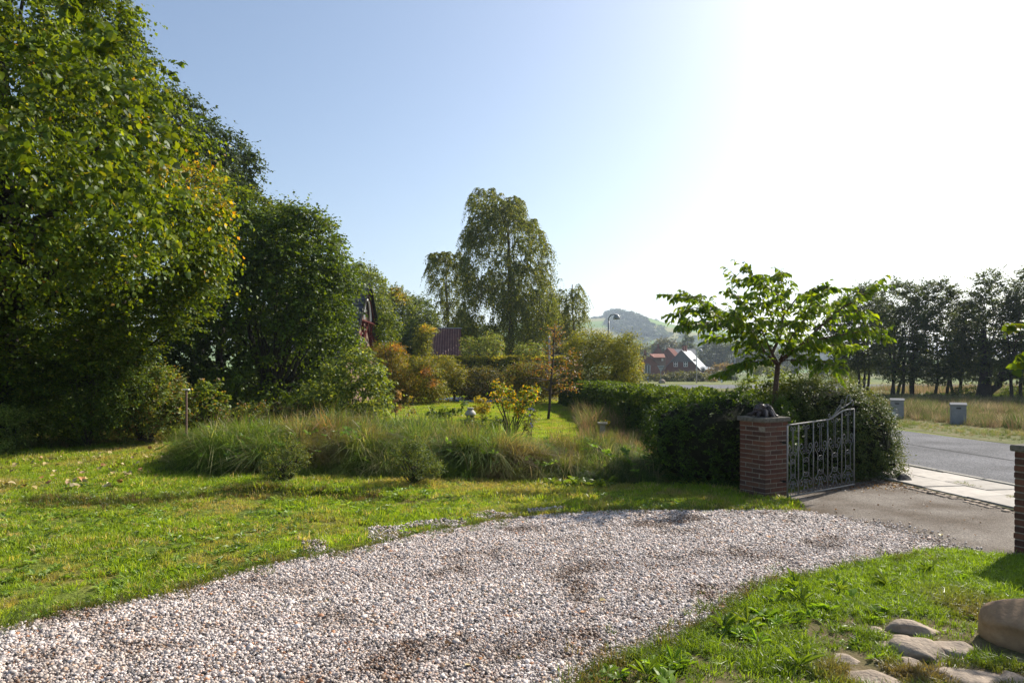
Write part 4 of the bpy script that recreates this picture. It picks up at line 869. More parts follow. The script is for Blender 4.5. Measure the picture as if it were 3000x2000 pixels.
# trunk and whorled side branches of the reddish sapling
so_ = [o for o in COL.objects if o.name == 'red_oak_sapling'][0]
Ys = 24.5
trunk(so_, [P(1606, 1228, Ys), P(1612, 1150, Ys), P(1618, 1080, Ys), P(1622, 1010, Ys), P(1625, 945, Ys)], [.05, .043, .034, .022, .008], 'bark')
rg = np.random.default_rng(9); mb = MB()
for k in range(26):
    py = rg.uniform(965, 1170); s_ = 1 if k % 2 else -1; ln = (py - 930) * .42 + 10
    a = P(1606 + (1228 - py) * .07, py, Ys); b_ = P(1606 + (1228 - py) * .07 + s_ * ln * rg.uniform(.5, 1), py - ln * rg.uniform(-.1, .5), Ys + rg.uniform(-1.1, 1.1))
    mb.tube([a, (a + b_) / 2 + [0, 0, .05], b_], [.02, .012, .004], 4, cap=False)
mb.build('side_branches', M['bark'], so_)
# lilac flowers
fm = plain('lilac_petals', (.55, .48, .72), (.45, .38, .65), 5, .6); dk = [o for o in COL.objects if o.name == 'michaelmas_daisy'][0]
for (fx, fy) in [(1550, 1197), (1557, 1196), (1563, 1199), (1552, 1216), (1555, 1240), (1558, 1247)]:
    c0 = P(fx, fy, 13.6); V = [c0]; F = []
    for k in range(10):
        a = 2 * math.pi * k / 10; r_ = .026 * (1 if k % 2 == 0 else .55); V.append(c0 + np.array([math.cos(a) * r_, -.006, math.sin(a) * r_]))
    F = [(0, 1 + k, 1 + (k + 1) % 10) for k in range(10)]; q = MB(); q.add(V, F); q.build('flower', fm, dk)

# ---- weeping birches
def birch(lb_, poly, Y, depth, seed, base, cover, r0):
    b0 = ((base - 1500) * Y / FPX, Y, 0); t = plant('weeping_birch', lb_, 'tree', b0, 'weeping birches')
    top = min(p[1] for p in poly); ztop = EYE + (HOR - top) * Y / FPX
    trunk(t, [b0, (b0[0] + .1, Y, ztop * .5), (b0[0] - .1, Y, ztop * .93)], [r0, r0 * .6, .04], 'bark')
    C, _ = crown(t, 'foliage', seed, poly, Y, depth, .75, .122, BIRCH, cover=cover * 2.4, gap=.22, twigs=5, per=16, mat='leaf', droop=1.7, flat=.45, edge=.02, surf=.6, aspect=.7, nrm=(.3, .6, .8))
    limbs(t, (b0[0], Y, ztop * .35), C, 12, np.random.default_rng(seed), r0 * .25, 'bark')
birch('tall weeping birch with long hanging twigs in the centre of the view',
      [(1365, 660), (1375, 570), (1400, 555), (1430, 548), (1465, 570), (1490, 580), (1515, 580), (1535, 595), (1535, 640), (1570, 640), (1578, 665), (1600, 690), (1612, 730), (1610, 790), (1625, 850), (1625, 920), (1600, 980), (1560, 1000), (1510, 1040), (1470, 1030), (1430, 1000), (1390, 985), (1345, 965), (1350, 880), (1355, 800), (1350, 720), (1358, 680)], 54, 4.0, 150, 1490, 3.6, .3)
birch('lower weeping birch against the left side of the tall one', [(1248, 780), (1255, 745), (1280, 735), (1310, 740), (1340, 728), (1355, 760), (1360, 860), (1360, 960), (1300, 950), (1280, 900), (1262, 840)], 57, 2.2, 151, 1310, 2.6, .16)
birch('slim weeping birch at the right of the tall one beside the hill', [(1625, 930), (1630, 860), (1640, 810), (1660, 845), (1680, 825), (1700, 815), (1718, 850), (1715, 890), (1712, 935), (1700, 960), (1660, 975)], 58, 1.8, 152, 1680, 2.2, .14)
# ---- wood behind
bushes([
 ('beech_tree', 'rounded green tree rising behind the gabled house', 'tree', [(980, 780), (1030, 755), (1080, 765), (1110, 785), (1135, 820), (1140, 870), (1160, 910), (1150, 1020), (1030, 1040), (980, 900)], 62, 3.5, 1.0, .19, [((.09, .14, .03), 4), ((.13, .17, .03), 2)], 4.6, dict(sr=.15)),
 ('beech_tree', 'wooded bank tree with a few yellow leaves behind the gabled house', 'tree', [(1100, 850), (1150, 828), (1190, 842), (1222, 866), (1235, 940), (1230, 1040), (1130, 1045), (1100, 980)], 70, 3.5, 1.1, .2, [((.075, .12, .025), 4), ((.11, .15, .03), 2)], 4.6, dict(sr=.15, extra_patch=[(1170, 870, 22, YEL), (1190, 880, 14, YEL)])),
 ('beech_tree', 'dark green tree at the left foot of the weeping birches', 'tree', [(1190, 880), (1225, 858), (1260, 870), (1290, 915), (1300, 1000), (1290, 1050), (1220, 1055), (1185, 1000)], 74, 3.5, 1.1, .2, [((.06, .10, .025), 4), ((.09, .13, .03), 2)], 4.6, dict(sr=.15)),
 ('beech_tree', 'dark tree filling the gap under the hanging twigs of the tall birch', 'tree', [(1290, 1055), (1300, 960), (1350, 930), (1420, 940), (1470, 960), (1500, 1000), (1500, 1058)], 72, 3.0, 1.1, .2, [((.05, .08, .022), 4), ((.08, .11, .03), 1.5)], 4.6, dict(sr=.15)),
 ('beech_tree', 'dark tree between the tall birch and the slim birch', 'tree', [(1490, 1058), (1510, 970), (1560, 930), (1600, 900), (1640, 890), (1680, 940), (1700, 1000), (1690, 1058)], 70, 3.0, 1.1, .2, [((.06, .085, .022), 4), ((.12, .10, .03), 1.5)], 4.2, dict(sr=.15)),
 ('elm_tree', 'green tree left of the lower birch behind the golden topped tree', 'tree', [(1170, 1050), (1165, 960), (1200, 925), (1240, 930), (1260, 980), (1255, 1050)], 52, 2.0, .7, .15, [((.05, .085, .02), 4), ((.08, .12, .025), 2)], 4.6, dict(sr=.12)),
], 160)

# ---- clipped hedges
def hedge_run(name, lb_, path, width, height, leaf, pal, seed, cover=3.4, bump=.10, mat='leaf_gloss'):
    path = [np.array(p, float) for p in path]; rg = np.random.default_rng(seed); b0 = (*path[0], 0)
    t = plant(name, lb_, 'hedge', b0)
    seg = [np.linalg.norm(b - a) for a, b in zip(path[:-1], path[1:])]; tot = sum(seg); per = width + 2 * height
    N = int(cover * tot * per / (leaf * leaf * .6 * .5))
    s = rg.uniform(0, tot, N); u = rg.uniform(0, per, N)
    cs = np.concatenate([[0], np.cumsum(seg)]); pa = np.array(path)
    cx = np.interp(s, cs, pa[:, 0]); cy_ = np.interp(s, cs, pa[:, 1]); k = np.clip(np.searchsorted(cs, s, 'right') - 1, 0, len(seg) - 1)
    dv = unit(np.diff(pa, axis=0))[k]; nv = np.stack([-dv[:, 1], dv[:, 0]], 1)
    w2 = width / 2
    side = np.where(u < height, -1, np.where(u < height + width, 0, 1)); z = np.where(side == -1, u, np.where(side == 0, height, per - u)); off = np.where(side == 0, u - height - w2, side * w2)
    # round the shoulders
    rr = .28; over = (z > height - rr) & (np.abs(off) > w2 - rr)
    zz = z - (height - rr); oo = np.abs(off) - (w2 - rr); m = np.hypot(zz, oo) + 1e-6
    z = np.where(over, height - rr + zz / m * rr * .95, z); off = np.where(over, np.sign(off) * (w2 - rr + oo / m * rr * .95), off)
    bmp = bump * ((vnoise(s, u, .55, seed) - .4) * 1.5 + (vnoise(s, u, .16, seed + 1) - .5) * .7) - rg.exponential(.035, N)
    nrm = np.stack([nv[:, 0] * side, nv[:, 1] * side, np.where(side == 0, 1., .15)], 1); nrm = unit(nrm)
    pos = np.stack([cx + nv[:, 0] * off, cy_ + nv[:, 1] * off, z], 1) + nrm * bmp[:, None]
    d = unit(rg.normal(0, 1, (N, 3)) + nrm * .8); nn = unit(nrm * .7 + rg.normal(0, .7, (N, 3)) + [0, 0, .3]); L_ = leaf * rg.uniform(.6, 1.3, N)
    col = palette(pal, N, rg, (.8 + .5 * vnoise(s, u, .4, seed + 5))[:, None]); keep = pos[:, 2] > 0
    leaf_obj('foliage', pos[keep], d[keep], nn[keep], L_[keep], L_[keep] * .6, col[keep], M[mat], 'kite', t)['kind'] = 'stuff'
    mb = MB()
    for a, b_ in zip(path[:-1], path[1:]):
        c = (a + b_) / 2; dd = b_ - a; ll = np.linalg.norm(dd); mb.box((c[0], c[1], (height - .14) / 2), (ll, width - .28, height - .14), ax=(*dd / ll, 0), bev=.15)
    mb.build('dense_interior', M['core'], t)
    return t
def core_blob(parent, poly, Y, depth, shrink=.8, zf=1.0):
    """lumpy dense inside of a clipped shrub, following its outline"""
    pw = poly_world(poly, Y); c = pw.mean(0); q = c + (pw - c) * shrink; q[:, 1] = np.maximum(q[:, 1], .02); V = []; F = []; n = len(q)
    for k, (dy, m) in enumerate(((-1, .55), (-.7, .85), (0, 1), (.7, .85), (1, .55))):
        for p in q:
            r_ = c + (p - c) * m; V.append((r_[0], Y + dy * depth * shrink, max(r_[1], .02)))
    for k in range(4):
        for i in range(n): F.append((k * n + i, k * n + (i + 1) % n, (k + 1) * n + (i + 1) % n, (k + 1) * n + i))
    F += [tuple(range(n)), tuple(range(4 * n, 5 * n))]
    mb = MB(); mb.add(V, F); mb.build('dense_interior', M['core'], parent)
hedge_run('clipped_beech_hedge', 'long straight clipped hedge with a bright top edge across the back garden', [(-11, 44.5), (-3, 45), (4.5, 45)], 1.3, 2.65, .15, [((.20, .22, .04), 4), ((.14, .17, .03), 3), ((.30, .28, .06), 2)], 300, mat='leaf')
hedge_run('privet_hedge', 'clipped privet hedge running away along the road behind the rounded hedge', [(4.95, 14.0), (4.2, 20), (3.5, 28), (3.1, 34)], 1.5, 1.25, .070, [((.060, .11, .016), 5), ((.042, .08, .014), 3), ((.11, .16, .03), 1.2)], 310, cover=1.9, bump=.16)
# rounded hedge in front of the pillar
h1 = [(1890, 1330), (1893, 1260), (1905, 1205), (1945, 1180), (2010, 1165), (2080, 1160), (2140, 1150), (2200, 1150), (2260, 1160), (2300, 1180), (2320, 1210), (2330, 1300), (2320, 1445), (2200, 1460), (2060, 1452), (1975, 1430), (1915, 1385)]
t = plant('laurel_hedge', 'rounded dark green hedge left of the brick pillar', 'hedge', (2.9, 11.6, 0))
crown(t, 'foliage', 320, h1, 11.3, 1.05, .16, .042, HEDGE, cover=6.2, twigs=7, per=7, mat='leaf_gloss', droop=0, flat=1.0, updir=.35, aspect=.55, edge=.3, surf=.25, nrm=(.5, .6, .7))
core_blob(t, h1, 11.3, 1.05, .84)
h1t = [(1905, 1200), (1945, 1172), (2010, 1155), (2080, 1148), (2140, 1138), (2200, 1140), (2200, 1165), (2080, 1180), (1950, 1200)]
crown(t, 'lit_top_growth', 321, h1t, 11.5, .8, .12, .042, [((.13, .22, .018), 4), ((.09, .16, .018), 3)], cover=2.4, twigs=5, per=7, mat='leaf_gloss', updir=.5, edge=.2, surf=.7, aspect=.55)  # upper shoots, coloured lighter so the hedge top looks sunlit
h2 = [(2215, 1250), (2240, 1180), (2290, 1130), (2350, 1112), (2420, 1105), (2480, 1125), (2540, 1150), (2575, 1190), (2600, 1250), (2612, 1320), (2620, 1380), (2600, 1415), (2540, 1450), (2480, 1455), (2300, 1455), (2230, 1450)]
t = plant('yew_hedge', 'big billowing yew hedge behind the white gate', 'hedge', (4.9, 12.1, 0))
crown(t, 'foliage', 322, h2, 12.0, 1.0, .20, .032, YEWC, cover=7, twigs=8, per=9, mat='needle', droop=.1, flat=.9, updir=.25, aspect=.45, edge=.3, surf=.25, nrm=(.5, .6, .7), extra_patch=[(2590, 1330, 40, YGRN), (2600, 1390, 30, [((.18, .13, .04), 2), ((.10, .12, .03), 2)])])
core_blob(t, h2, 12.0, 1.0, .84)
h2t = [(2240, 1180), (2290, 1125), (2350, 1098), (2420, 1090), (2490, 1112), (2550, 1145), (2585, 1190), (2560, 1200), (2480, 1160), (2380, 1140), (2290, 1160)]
crown(t, 'lit_top_growth', 323, h2t, 12.0, .95, .22, .034, [((.17, .21, .016), 4), ((.12, .16, .016), 3), ((.24, .21, .03), 1)], cover=2.8, twigs=6, per=9, mat='needle', updir=.6, edge=.2, surf=.7, aspect=.45)  # sun on the yew's top is put into these leaves' lighter colour
t = plant('young_laurel', 'bright leafy bush at the foot of the cherry tree', 'bush', (3.95, 12.5, 0))
C, _ = crown(t, 'foliage', 324, [(2150, 1150), (2150, 1110), (2180, 1085), (2230, 1075), (2280, 1070), (2340, 1090), (2360, 1130), (2300, 1180), (2200, 1185)], 12.6, .5, .18, .06, [((.10, .16, .02), 4), ((.13, .18, .02), 2), ((.06, .11, .018), 3)], cover=3.0, twigs=6, per=6, mat='leaf_gloss', updir=.4, aspect=.5)
limbs(t, (3.95, 12.5, .3), C, 18, np.random.default_rng(7), .012, name='stems')

# ---- cherry tree
CY = 12.0
cb = P(2266, 1240, CY); cb[2] = 0
ct = plant('cherry_tree', 'young cherry tree with drooping bright green leaves behind the brick pillar', 'tree', cb)
TR = [P(2264, 1400, CY), P(2266, 1240, CY), P(2271, 1150, CY), P(2279, 1067, CY)]
MB().tube(TR, [.058, .052, .046, .043], 10).build('trunk', M['bark_cherry'], ct, smooth=True)
BR = [  # photo polylines with a depth offset at the tip (m), base radius
 ([(2279, 1067), (2240, 1030), (2200, 995), (2160, 960), (2100, 925), (2035, 900), (1990, 918)], -.9, .042),
 ([(2200, 995), (2150, 945), (2090, 895), (2020, 868), (1984, 868)], .5, .025),
 ([(2160, 960), (2110, 950), (2060, 945), (2010, 950)], -1.2, .015),
 ([(2279, 1067), (2262, 1035), (2285, 985), (2295, 925), (2285, 870), (2230, 830), (2160, 818)], .3, .045),
 ([(2295, 925), (2300, 860), (2285, 815), (2292, 795)], .8, .02),
 ([(2285, 870), (2250, 840), (2215, 812), (2190, 798)], -.6, .015),
 ([(2295, 925), (2330, 878), (2380, 848), (2435, 845)], -.5, .022),
 ([(2279, 1067), (2330, 1025), (2400, 960), (2470, 900), (2520, 870), (2568, 836)], .5, .036),
 ([(2400, 960), (2450, 925), (2500, 905), (2520, 925)], -.5, .014),
 ([(2283, 1055), (2350, 1005), (2440, 985), (2510, 972), (2578, 980)], -.8, .028),
 ([(2279, 1067), (2230, 1058), (2185, 1060), (2142, 1082)], -.6, .016),
 ([(2283, 1055), (2360, 1055), (2410, 1062), (2455, 1072)], -.9, .016),
 ([(2262, 1035), (2228, 960), (2195, 905), (2150, 858)], 1.0, .022),
 ([(2285, 985), (2340, 935), (2390, 900), (2465, 885)], 1.1, .022),
 ([(2285, 985), (2260, 930), (2240, 890), (2230, 860)], -1.2, .018),
 ([(2283, 1055), (2320, 985), (2360, 930), (2380, 880)], -1.3, .020),
 ([(2240, 1030), (2190, 1010), (2150, 995), (2100, 985)], 1.0, .014),
 ([(2350, 1005), (2400, 1020), (2450, 1010), (2490, 1020)], .8, .014),
 ([(2240, 1030), (2215, 980), (2190, 950), (2140, 920)], -1.4, .016),
]
rg = np.random.default_rng(77); Lp, Ld, Ln = [], [], []; chc = []
tw = MB()
def along(pts, n):
    p = np.array(pts); s = np.concatenate([[0], np.cumsum(np.linalg.norm(np.diff(p, axis=0), axis=1))]); t = np.linspace(0, s[-1], n)
    return np.stack([np.interp(t, s, p[:, i]) for i in range(3)], 1), s[-1]
for pl, dz, r0 in BR:
    m = len(pl); start_d = 0 if pl[0][0] > 2255 and pl[0][1] > 1000 else dz * .3
    pts = [P(x, y, CY) + [0, start_d + (dz - start_d) * (i / (m - 1)), 0] for i, (x, y) in enumerate(pl)]
    for i, (x, y) in enumerate(pl):      # keep the photographed place at the new depth
        Yq = pts[i][1]; pts[i] = P(x, y, Yq)
    MB().tube(pts, list(np.linspace(r0 * .72, .005, m)), 6).build('branch', M['bark_cherry'], ct, smooth=True)
    q, ln = along(pts, max(6, int(np.linalg.norm(pts[-1] - pts[0]) / .085)))
    for i in range(2 if r0 < .03 else 4, len(q)):
        nt = 2 if i < len(q) - 1 else 3
        for _ in range(nt):
            base = q[i] + rg.normal(0, .02, 3); dv = unit(q[min(i + 1, len(q) - 1)] - q[i - 1]) * .8 + rg.normal(0, .75, 3) * [1, 1, .45] + [0, 0, .12]; dv = unit(dv)
            tl_ = rg.uniform(.16, .38); e_ = base + dv * tl_ - [0, 0, .05]
            tw.tube([base, (base + e_) / 2 + [0, 0, .02], e_], [.005, .004, .002], 3, cap=False)
            kk = rg.integers(7, 12)
            for j in range(kk):
                t_ = (j + .5) / kk; pp = base + (e_ - base) * t_ + [0, 0, .04 * math.sin(t_ * 3.1) * .5]
                sd = unit(np.cross(dv, [0, 0, 1.])) * (1 if j % 2 else -1)
                Lp.append(pp); Ld.append(dv * .55 + sd * .6 + np.array([0, 0, -.75]) + rg.normal(0, .25, 3)); Ln.append(np.array([0, 0, .8]) + sd * .5 + rg.normal(0, .35, 3))
tw.build('twigs', M['bark_cherry'], ct)['kind'] = 'stuff'
Lp, Ld, Ln = map(np.array, (Lp, Ld, Ln)); n = len(Lp); LL = rg.uniform(.08, .145, n); WW = LL * rg.uniform(.46, .58, n); colr = palette(CHERRY, n, rg)
near = np.argsort(-(LL / Lp[:, 1]) * rg.uniform(.8, 1.1, n))[:298]
indiv_leaves(ct, Lp[near], unit(Ld[near]), Ln[near], LL[near], WW[near], colr[near], M['leaf_gloss'], 'lance', rg)
m = np.ones(n, bool); m[near] = False
leaf_obj('foliage', Lp[m], Ld[m], Ln[m], LL[m], WW[m], colr[m], M['leaf_gloss'], 'lance', ct)['kind'] = 'stuff'
print('cherry leaves', n)
mo = bpy.data.meshes.new('orange_leaf'); q, F, _ = leaf_arrays(np.array([P(2143, 958, 11.6)]), np.array([[.1, 0, -1.]]), np.array([[0, -1., .2]]), [.11], [.055], 'lance')
mo.from_pydata((q - np.array(base_of(ct))).tolist(), [], F.tolist()); mo.materials.append(plain('orange_leaf', (.55, .18, .02), None, 5, .5)); oo = link('orange_leaf', mo, ct); oo['label'] = 'single orange leaf'

# ---- row of trees across the road
ROW = [(2432, 2590, 'feathery crowned tree nearest the cherry in the roadside row', [(2425, 1010), (2430, 930), (2460, 880), (2500, 835), (2545, 835), (2580, 845), (2605, 900), (2620, 980), (2600, 1060), (2530, 1075), (2450, 1060)], 46, [(2519, 1125, 2510), (2533, 1120, 2530), (2545, 1125, 2545)]),
 (2590, 2690, 'second tree of the roadside row with a wispy pointed top', [(2570, 920), (2595, 845), (2626, 806), (2660, 830), (2690, 860), (2700, 950), (2700, 1060), (2660, 1105), (2610, 1100), (2575, 1050)], 42, [(2620, 1162, 2605), (2649, 1166, 2645), (2621, 1150, 2620), (2642, 1160, 2650)]),
 (2690, 2810, 'third tree of the roadside row with a bushy peak', [(2675, 900), (2700, 845), (2715, 820), (2746, 810), (2770, 825), (2800, 865), (2820, 930), (2820, 1050), (2780, 1110), (2720, 1105), (2685, 1060)], 42, [(2670, 1160, 2665), (2680, 1162, 2672), (2749, 1166, 2745)]),
 (2780, 2860, 'low tree filling the dip of the roadside row', [(2790, 930), (2820, 885), (2850, 890), (2865, 940), (2865, 1050), (2840, 1100), (2800, 1095), (2785, 1030)], 43, [(2795, 1160, 2765), (2778, 1165, 2780), (2825, 1150, 2795), (2822, 1160, 2815)]),
 (2810, 2950, 'tallest tree of the roadside row with a thick forked dark trunk', [(2835, 930), (2850, 870), (2870, 840), (2893, 782), (2915, 810), (2940, 850), (2965, 880), (2975, 960), (2970, 1070), (2930, 1105), (2860, 1100), (2840, 1030)], 40, []),
 (2930, 3100, 'tree of the roadside row cut by the right edge of the view', [(2945, 900), (2960, 840), (2995, 790), (3030, 770), (3090, 830), (3130, 930), (3120, 1080), (3040, 1120), (2970, 1100), (2950, 1020)], 39, [(2965, 1172, 2950), (3000, 1165, 2985), (3060, 1170, 3060)])]
for i, (x0, x1, lb_, poly, Y, trs) in enumerate(ROW):
    poly = [(x, y + (18 if y > 1040 else 0)) for x, y in poly]; bx = trs[0][0] if trs else 2885
    b0 = ((bx - 1500) * Y / FPX, Y, 0); t = plant('roadside_tree', lb_, 'tree', b0, 'row of trees across the road')
    C, _ = crown(t, 'foliage', 400 + i, poly, Y, 1.6, .55, .11, [((.050, .085, .022), 5), ((.036, .062, .020), 4), ((.095, .13, .03), 1.6)], cover=8.6, twigs=7, per=8, mat='leaf', droop=.0, flat=.4, updir=.15, aspect=.7, edge=.25, surf=.7)
    for j, (tx, ty, ttx) in enumerate(trs):
        trunk(t, [((tx - 1500) * Y / FPX, Y + .2 * j, 0), P((tx + ttx) / 2 + 2, 1090, Y + .2 * j), P(ttx, 960, Y)], [.10, .07, .03], 'bark_dark')
    if not trs:
        trunk(t, [((2880 - 1500) * Y / FPX, Y, -.05), P(2884, 1130, Y), P(2890, 1080, Y), P(2880, 960, Y)], [.46, .34, .30, .12], 'bark_dark')
        trunk(t, [P(2895, 1150, Y), P(2925, 1130, Y), P(2935, 1095, Y), P(2950, 1050, Y - .5)], [.24, .19, .17, .09], 'bark_dark', name='fork')
        trunk(t, [P(2932, 1115, Y), P(2960, 1105, Y), P(2990, 1095, Y)], [.12, .09, .05], 'bark_dark', name='low_branch')
    limbs(t, P((poly[0][0] + bx) / 2 if 0 else bx, 1080, Y), C, 10, np.random.default_rng(i), .035, 'bark_dark', name='limbs')
bushes([
 ('roadside_bramble', 'low bright bush between the thin trunks of the roadside row', 'bush', [(2690, 1170), (2700, 1145), (2730, 1140), (2740, 1165)], 43, .7, .3, .07, LIME, 2.6, dict(stems=5)),
 ('roadside_bramble', 'dark low bush left of the thick forked trunk', 'bush', [(2790, 1175), (2800, 1130), (2850, 1125), (2865, 1175)], 42, .8, .35, .07, HAZEL, 3.0, dict(stems=5)),
 ('roadside_bramble', 'sunlit low bush right of the thick forked trunk', 'bush', [(2935, 1178), (2945, 1130), (2985, 1120), (3040, 1135), (3050, 1178)], 41, .9, .35, .07, HAZEL + LIME, 2.8, dict(stems=5)),
 ('roadside_bramble', 'small bush at the left start of the roadside row', 'bush', [(2585, 1170), (2600, 1135), (2580, 1150), (2640, 1165), (2640, 1172)], 42, .5, .3, .07, HAZEL, 2.4, dict(stems=5)),
 ('hawthorn_bush', 'grey-green bush seen past the right side of the cherry tree', 'bush', [(2440, 1120), (2450, 1070), (2480, 1060), (2520, 1080), (2545, 1110), (2500, 1130)], 60, 1.4, .6, .12, PALE, 3.2, dict(stems=5)),
], 430)
# shaded litter under the row
c = np.stack([rg.uniform(20, 33, 900), rg.normal(41.5, 1.3, 900)], 1); n = 900
scatter('undergrowth', [weed_mesh('under_' + str(k), 14, .35, .5, 500 + k, 'lance', .6) for k in range(3)], np.c_[c, np.zeros(n)], np.c_[np.zeros((n, 2)), rg.uniform(0, 6.28, n)], rg.uniform(.6, 1.3, n), palette([((.05, .08, .02), 4), ((.09, .13, .02), 1.5)], n, rg), rg.integers(0, 3, n), 'leafy undergrowth at the feet of the roadside trees', 'undergrowth')

# ---- branch of a neighbouring tree hanging in at the right edge
nbse = (6.6, 6.3, 0)
t = plant('linden_branch_tree', 'tree just outside the right edge whose leafy twig hangs into view', 'tree', nbse)
trunk(t, [nbse, (6.5, 6.3, 1.6), (6.55, 6.2, 3.2)], [.11, .09, .06])
MB().tube([np.array([6.5, 6.3, 2.3]), P(3150, 930, 5.7), P(3030, 960, 5.4), P(2975, 1000, 5.3)], [.04, .02, .01, .005], 6).build('branch', M['bark'], t)
C, o = crown(t, 'foliage', 440, [(2945, 985), (2975, 945), (3040, 930), (3160, 920), (3200, 1000), (3100, 1060), (3010, 1060), (2990, 1090), (2970, 1060), (2975, 1010)], 5.4, .25, .12, .075, LIME, cover=1.6, twigs=4, per=4, tm='heart', edge=.1, droop=.6, n_ind=40, mat='leaf_gloss')
crown(t, 'upper_crown', 441, [(3330, 200), (3500, 0), (3800, 300), (3800, 900), (3500, 950), (3330, 800)], 6.3, 1.0, .35, .08, LIME, cover=2.5, twigs=6, per=6, mat='leaf')

# ---- dandelions at the gravel edge and around the stones, each a plant
dmesh = [weed_mesh(f'dandelion_{k}', 11, .15, .32, 600 + k, 'toothed', .55) for k in range(4)]
dgreen = leafmat('dandelion_leaf'); 
for k, me in enumerate(dmesh):
    me.materials.clear(); me.materials.append(dgreen); a = me.attributes.new('Col', 'FLOAT_COLOR', 'POINT'); cc = np.ones((len(me.vertices), 4), np.float32)
    cc[:, :3] = np.array([(.13, .21, .02), (.11, .18, .02), (.15, .22, .025), (.10, .16, .02)][k]) * np.random.default_rng(k).uniform(.8, 1.2, (len(me.vertices), 1)); a.data.foreach_set('color', cc.ravel())
DP = [(1895, 1990, 'dandelion at the bottom edge where gravel meets grass'), (2120, 1850, 'dandelion standing out left onto the gravel below the twig'), (2190, 1835, 'dandelion just right of the one standing out on the gravel'), (2270, 1780, 'dandelion on the gravel side halfway up the grass edge'), (2330, 1730, 'dandelion on the corner where the grass edge turns up right'), (2350, 1770, 'dandelion in the grass just below the turning corner of the edge'), (2460, 1735, 'tall leaved dandelion in the upper part of the right lawn'), (2600, 1720, 'dandelion in the bright grass below the asphalt apron'), (2340, 1960, 'pair leaved dandelion near the bottom left of the sunken stones'), (2720, 1680, 'dandelion in the bright grass left of the right pillar')]
for k, (x, y, lb_) in enumerate(DP):
    o = bpy.data.objects.new('dandelion', dmesh[k % 4]); COL.objects.link(o); p = G(x, y); o.location = (p[0], p[1], .02); o.rotation_euler = (0, 0, k * 1.9); s_ = .75 + .4 * ((k * 37) % 10) / 10; o.scale = (s_,) * 3
    tag(o, lb_, 'weed', 'dandelions along the lower right gravel edge')
e_ = np.array([G(*p)[:2] for p in [(1860, 1975), (1950, 1970), (1990, 1985), (2160, 1860), (2300, 1745), (2300, 1790), (2380, 1790), (2490, 1760), (2450, 1700), (2560, 1690), (2650, 1700), (2800, 1700), (2410, 1800), (2530, 1800), (2330, 1820), (2210, 1870), (1920, 1995), (2280, 1830), (2230, 1800), (2150, 1840), (2370, 1740), (2420, 1715)]])
rg = np.random.default_rng(8); e_ = np.repeat(e_, 3, 0) + rg.normal(0, .07, (len(e_) * 3, 2)); n = len(e_)
scatter('edge_weeds', weeds, np.c_[e_, np.full(n, .02)], np.c_[rg.normal(0, .2, (n, 2)), rg.uniform(0, 6.28, n)], rg.uniform(.6, 1.25, n), palette([((.20, .32, .025), 4), ((.15, .25, .02), 3)], n, rg), rg.integers(0, 6, n), 'ragged bright weeds along the right gravel edge', 'weeds')
print('leaves', ALL_LEAF[0])
# ================================================================== BUILT THINGS
def V2(a): return np.array([math.cos(a), math.sin(a)])
brick_mats = [plain(f'brick_{i}', c, tuple(v * .7 for v in c), 30, .9, .003) for i, c in enumerate([(.135, .055, .034), (.11, .045, .03), (.165, .07, .042), (.085, .04, .028), (.13, .07, .047)])]
_bm = {}
def brick_mesh(l, k):
    key = (round(l, 3), k)
    if key not in _bm:
        q = MB().box((0, 0, 0), (l, .108, .054), bev=.004); me = bpy.data.meshes.new('brick'); me.from_pydata(q.v, [], q.f); me.materials.append(brick_mats[k]); me.update(); _bm[key] = me
    return _bm[key]
def pillar(lb_, corner, a, courses, size=.468, seed=1, mats=None):
    """corner = nearest corner; right face runs along angle a, left face along a+90deg"""
    u, v = V2(a), V2(a + math.pi / 2); c = np.array(corner) + (u + v) * size / 2; rg = np.random.default_rng(seed)
    t = thing('brick_pillar', lb_, 'pillar', (c[0], c[1], 0)); ch = .0667; H_ = courses * ch
    MB().box((c[0], c[1], H_ / 2), (size - .010, size - .010, H_), ax=(*u, 0)).build('mortar_core', M['mortar'], t)
    for k in range(courses):
        z = (k + .5) * ch
        for f in range(4):
            ang = a + f * math.pi / 2; d = V2(ang); n_ = V2(ang - math.pi / 2)
            # stretcher faces and header faces alternate between courses
            if (k + f) % 2 == 0: segs = [(-.12, .228), (.12, .228)]
            else: segs = [(0, .228)]
            for s, l in segs:
                s_ = s + rg.normal(0, .002); p = c + n_ * (size / 2 - .053 + rg.normal(0, .0022)) + d * s_
                o = link('brick', brick_mesh(l, int(rg.integers(0, 5))), t); o.location = (p[0] - c[0], p[1] - c[1], z); o.rotation_euler = (0, 0, ang + rg.normal(0, .006))
    q = MB(); q.box((c[0], c[1], H_ + .033), (size + .055, size + .055, .062), ax=(*u, 0), bev=.008)
    q.box((c[0], c[1], H_ + .008), (size + .012, size + .012, .014), ax=(*u, 0)); q.build('coping', M['cap'], t)
    return t, c, H_ + .064
A_ = R(29)
pil, pc, ptop = pillar('dark brick gate pillar with concrete cap between the hedge and the white gate', (3.57, 9.62), A_, 16, seed=4)
pillar('brick gate pillar cut by the right edge of the view', (5.19, 6.35), R(27), 15, seed=8)
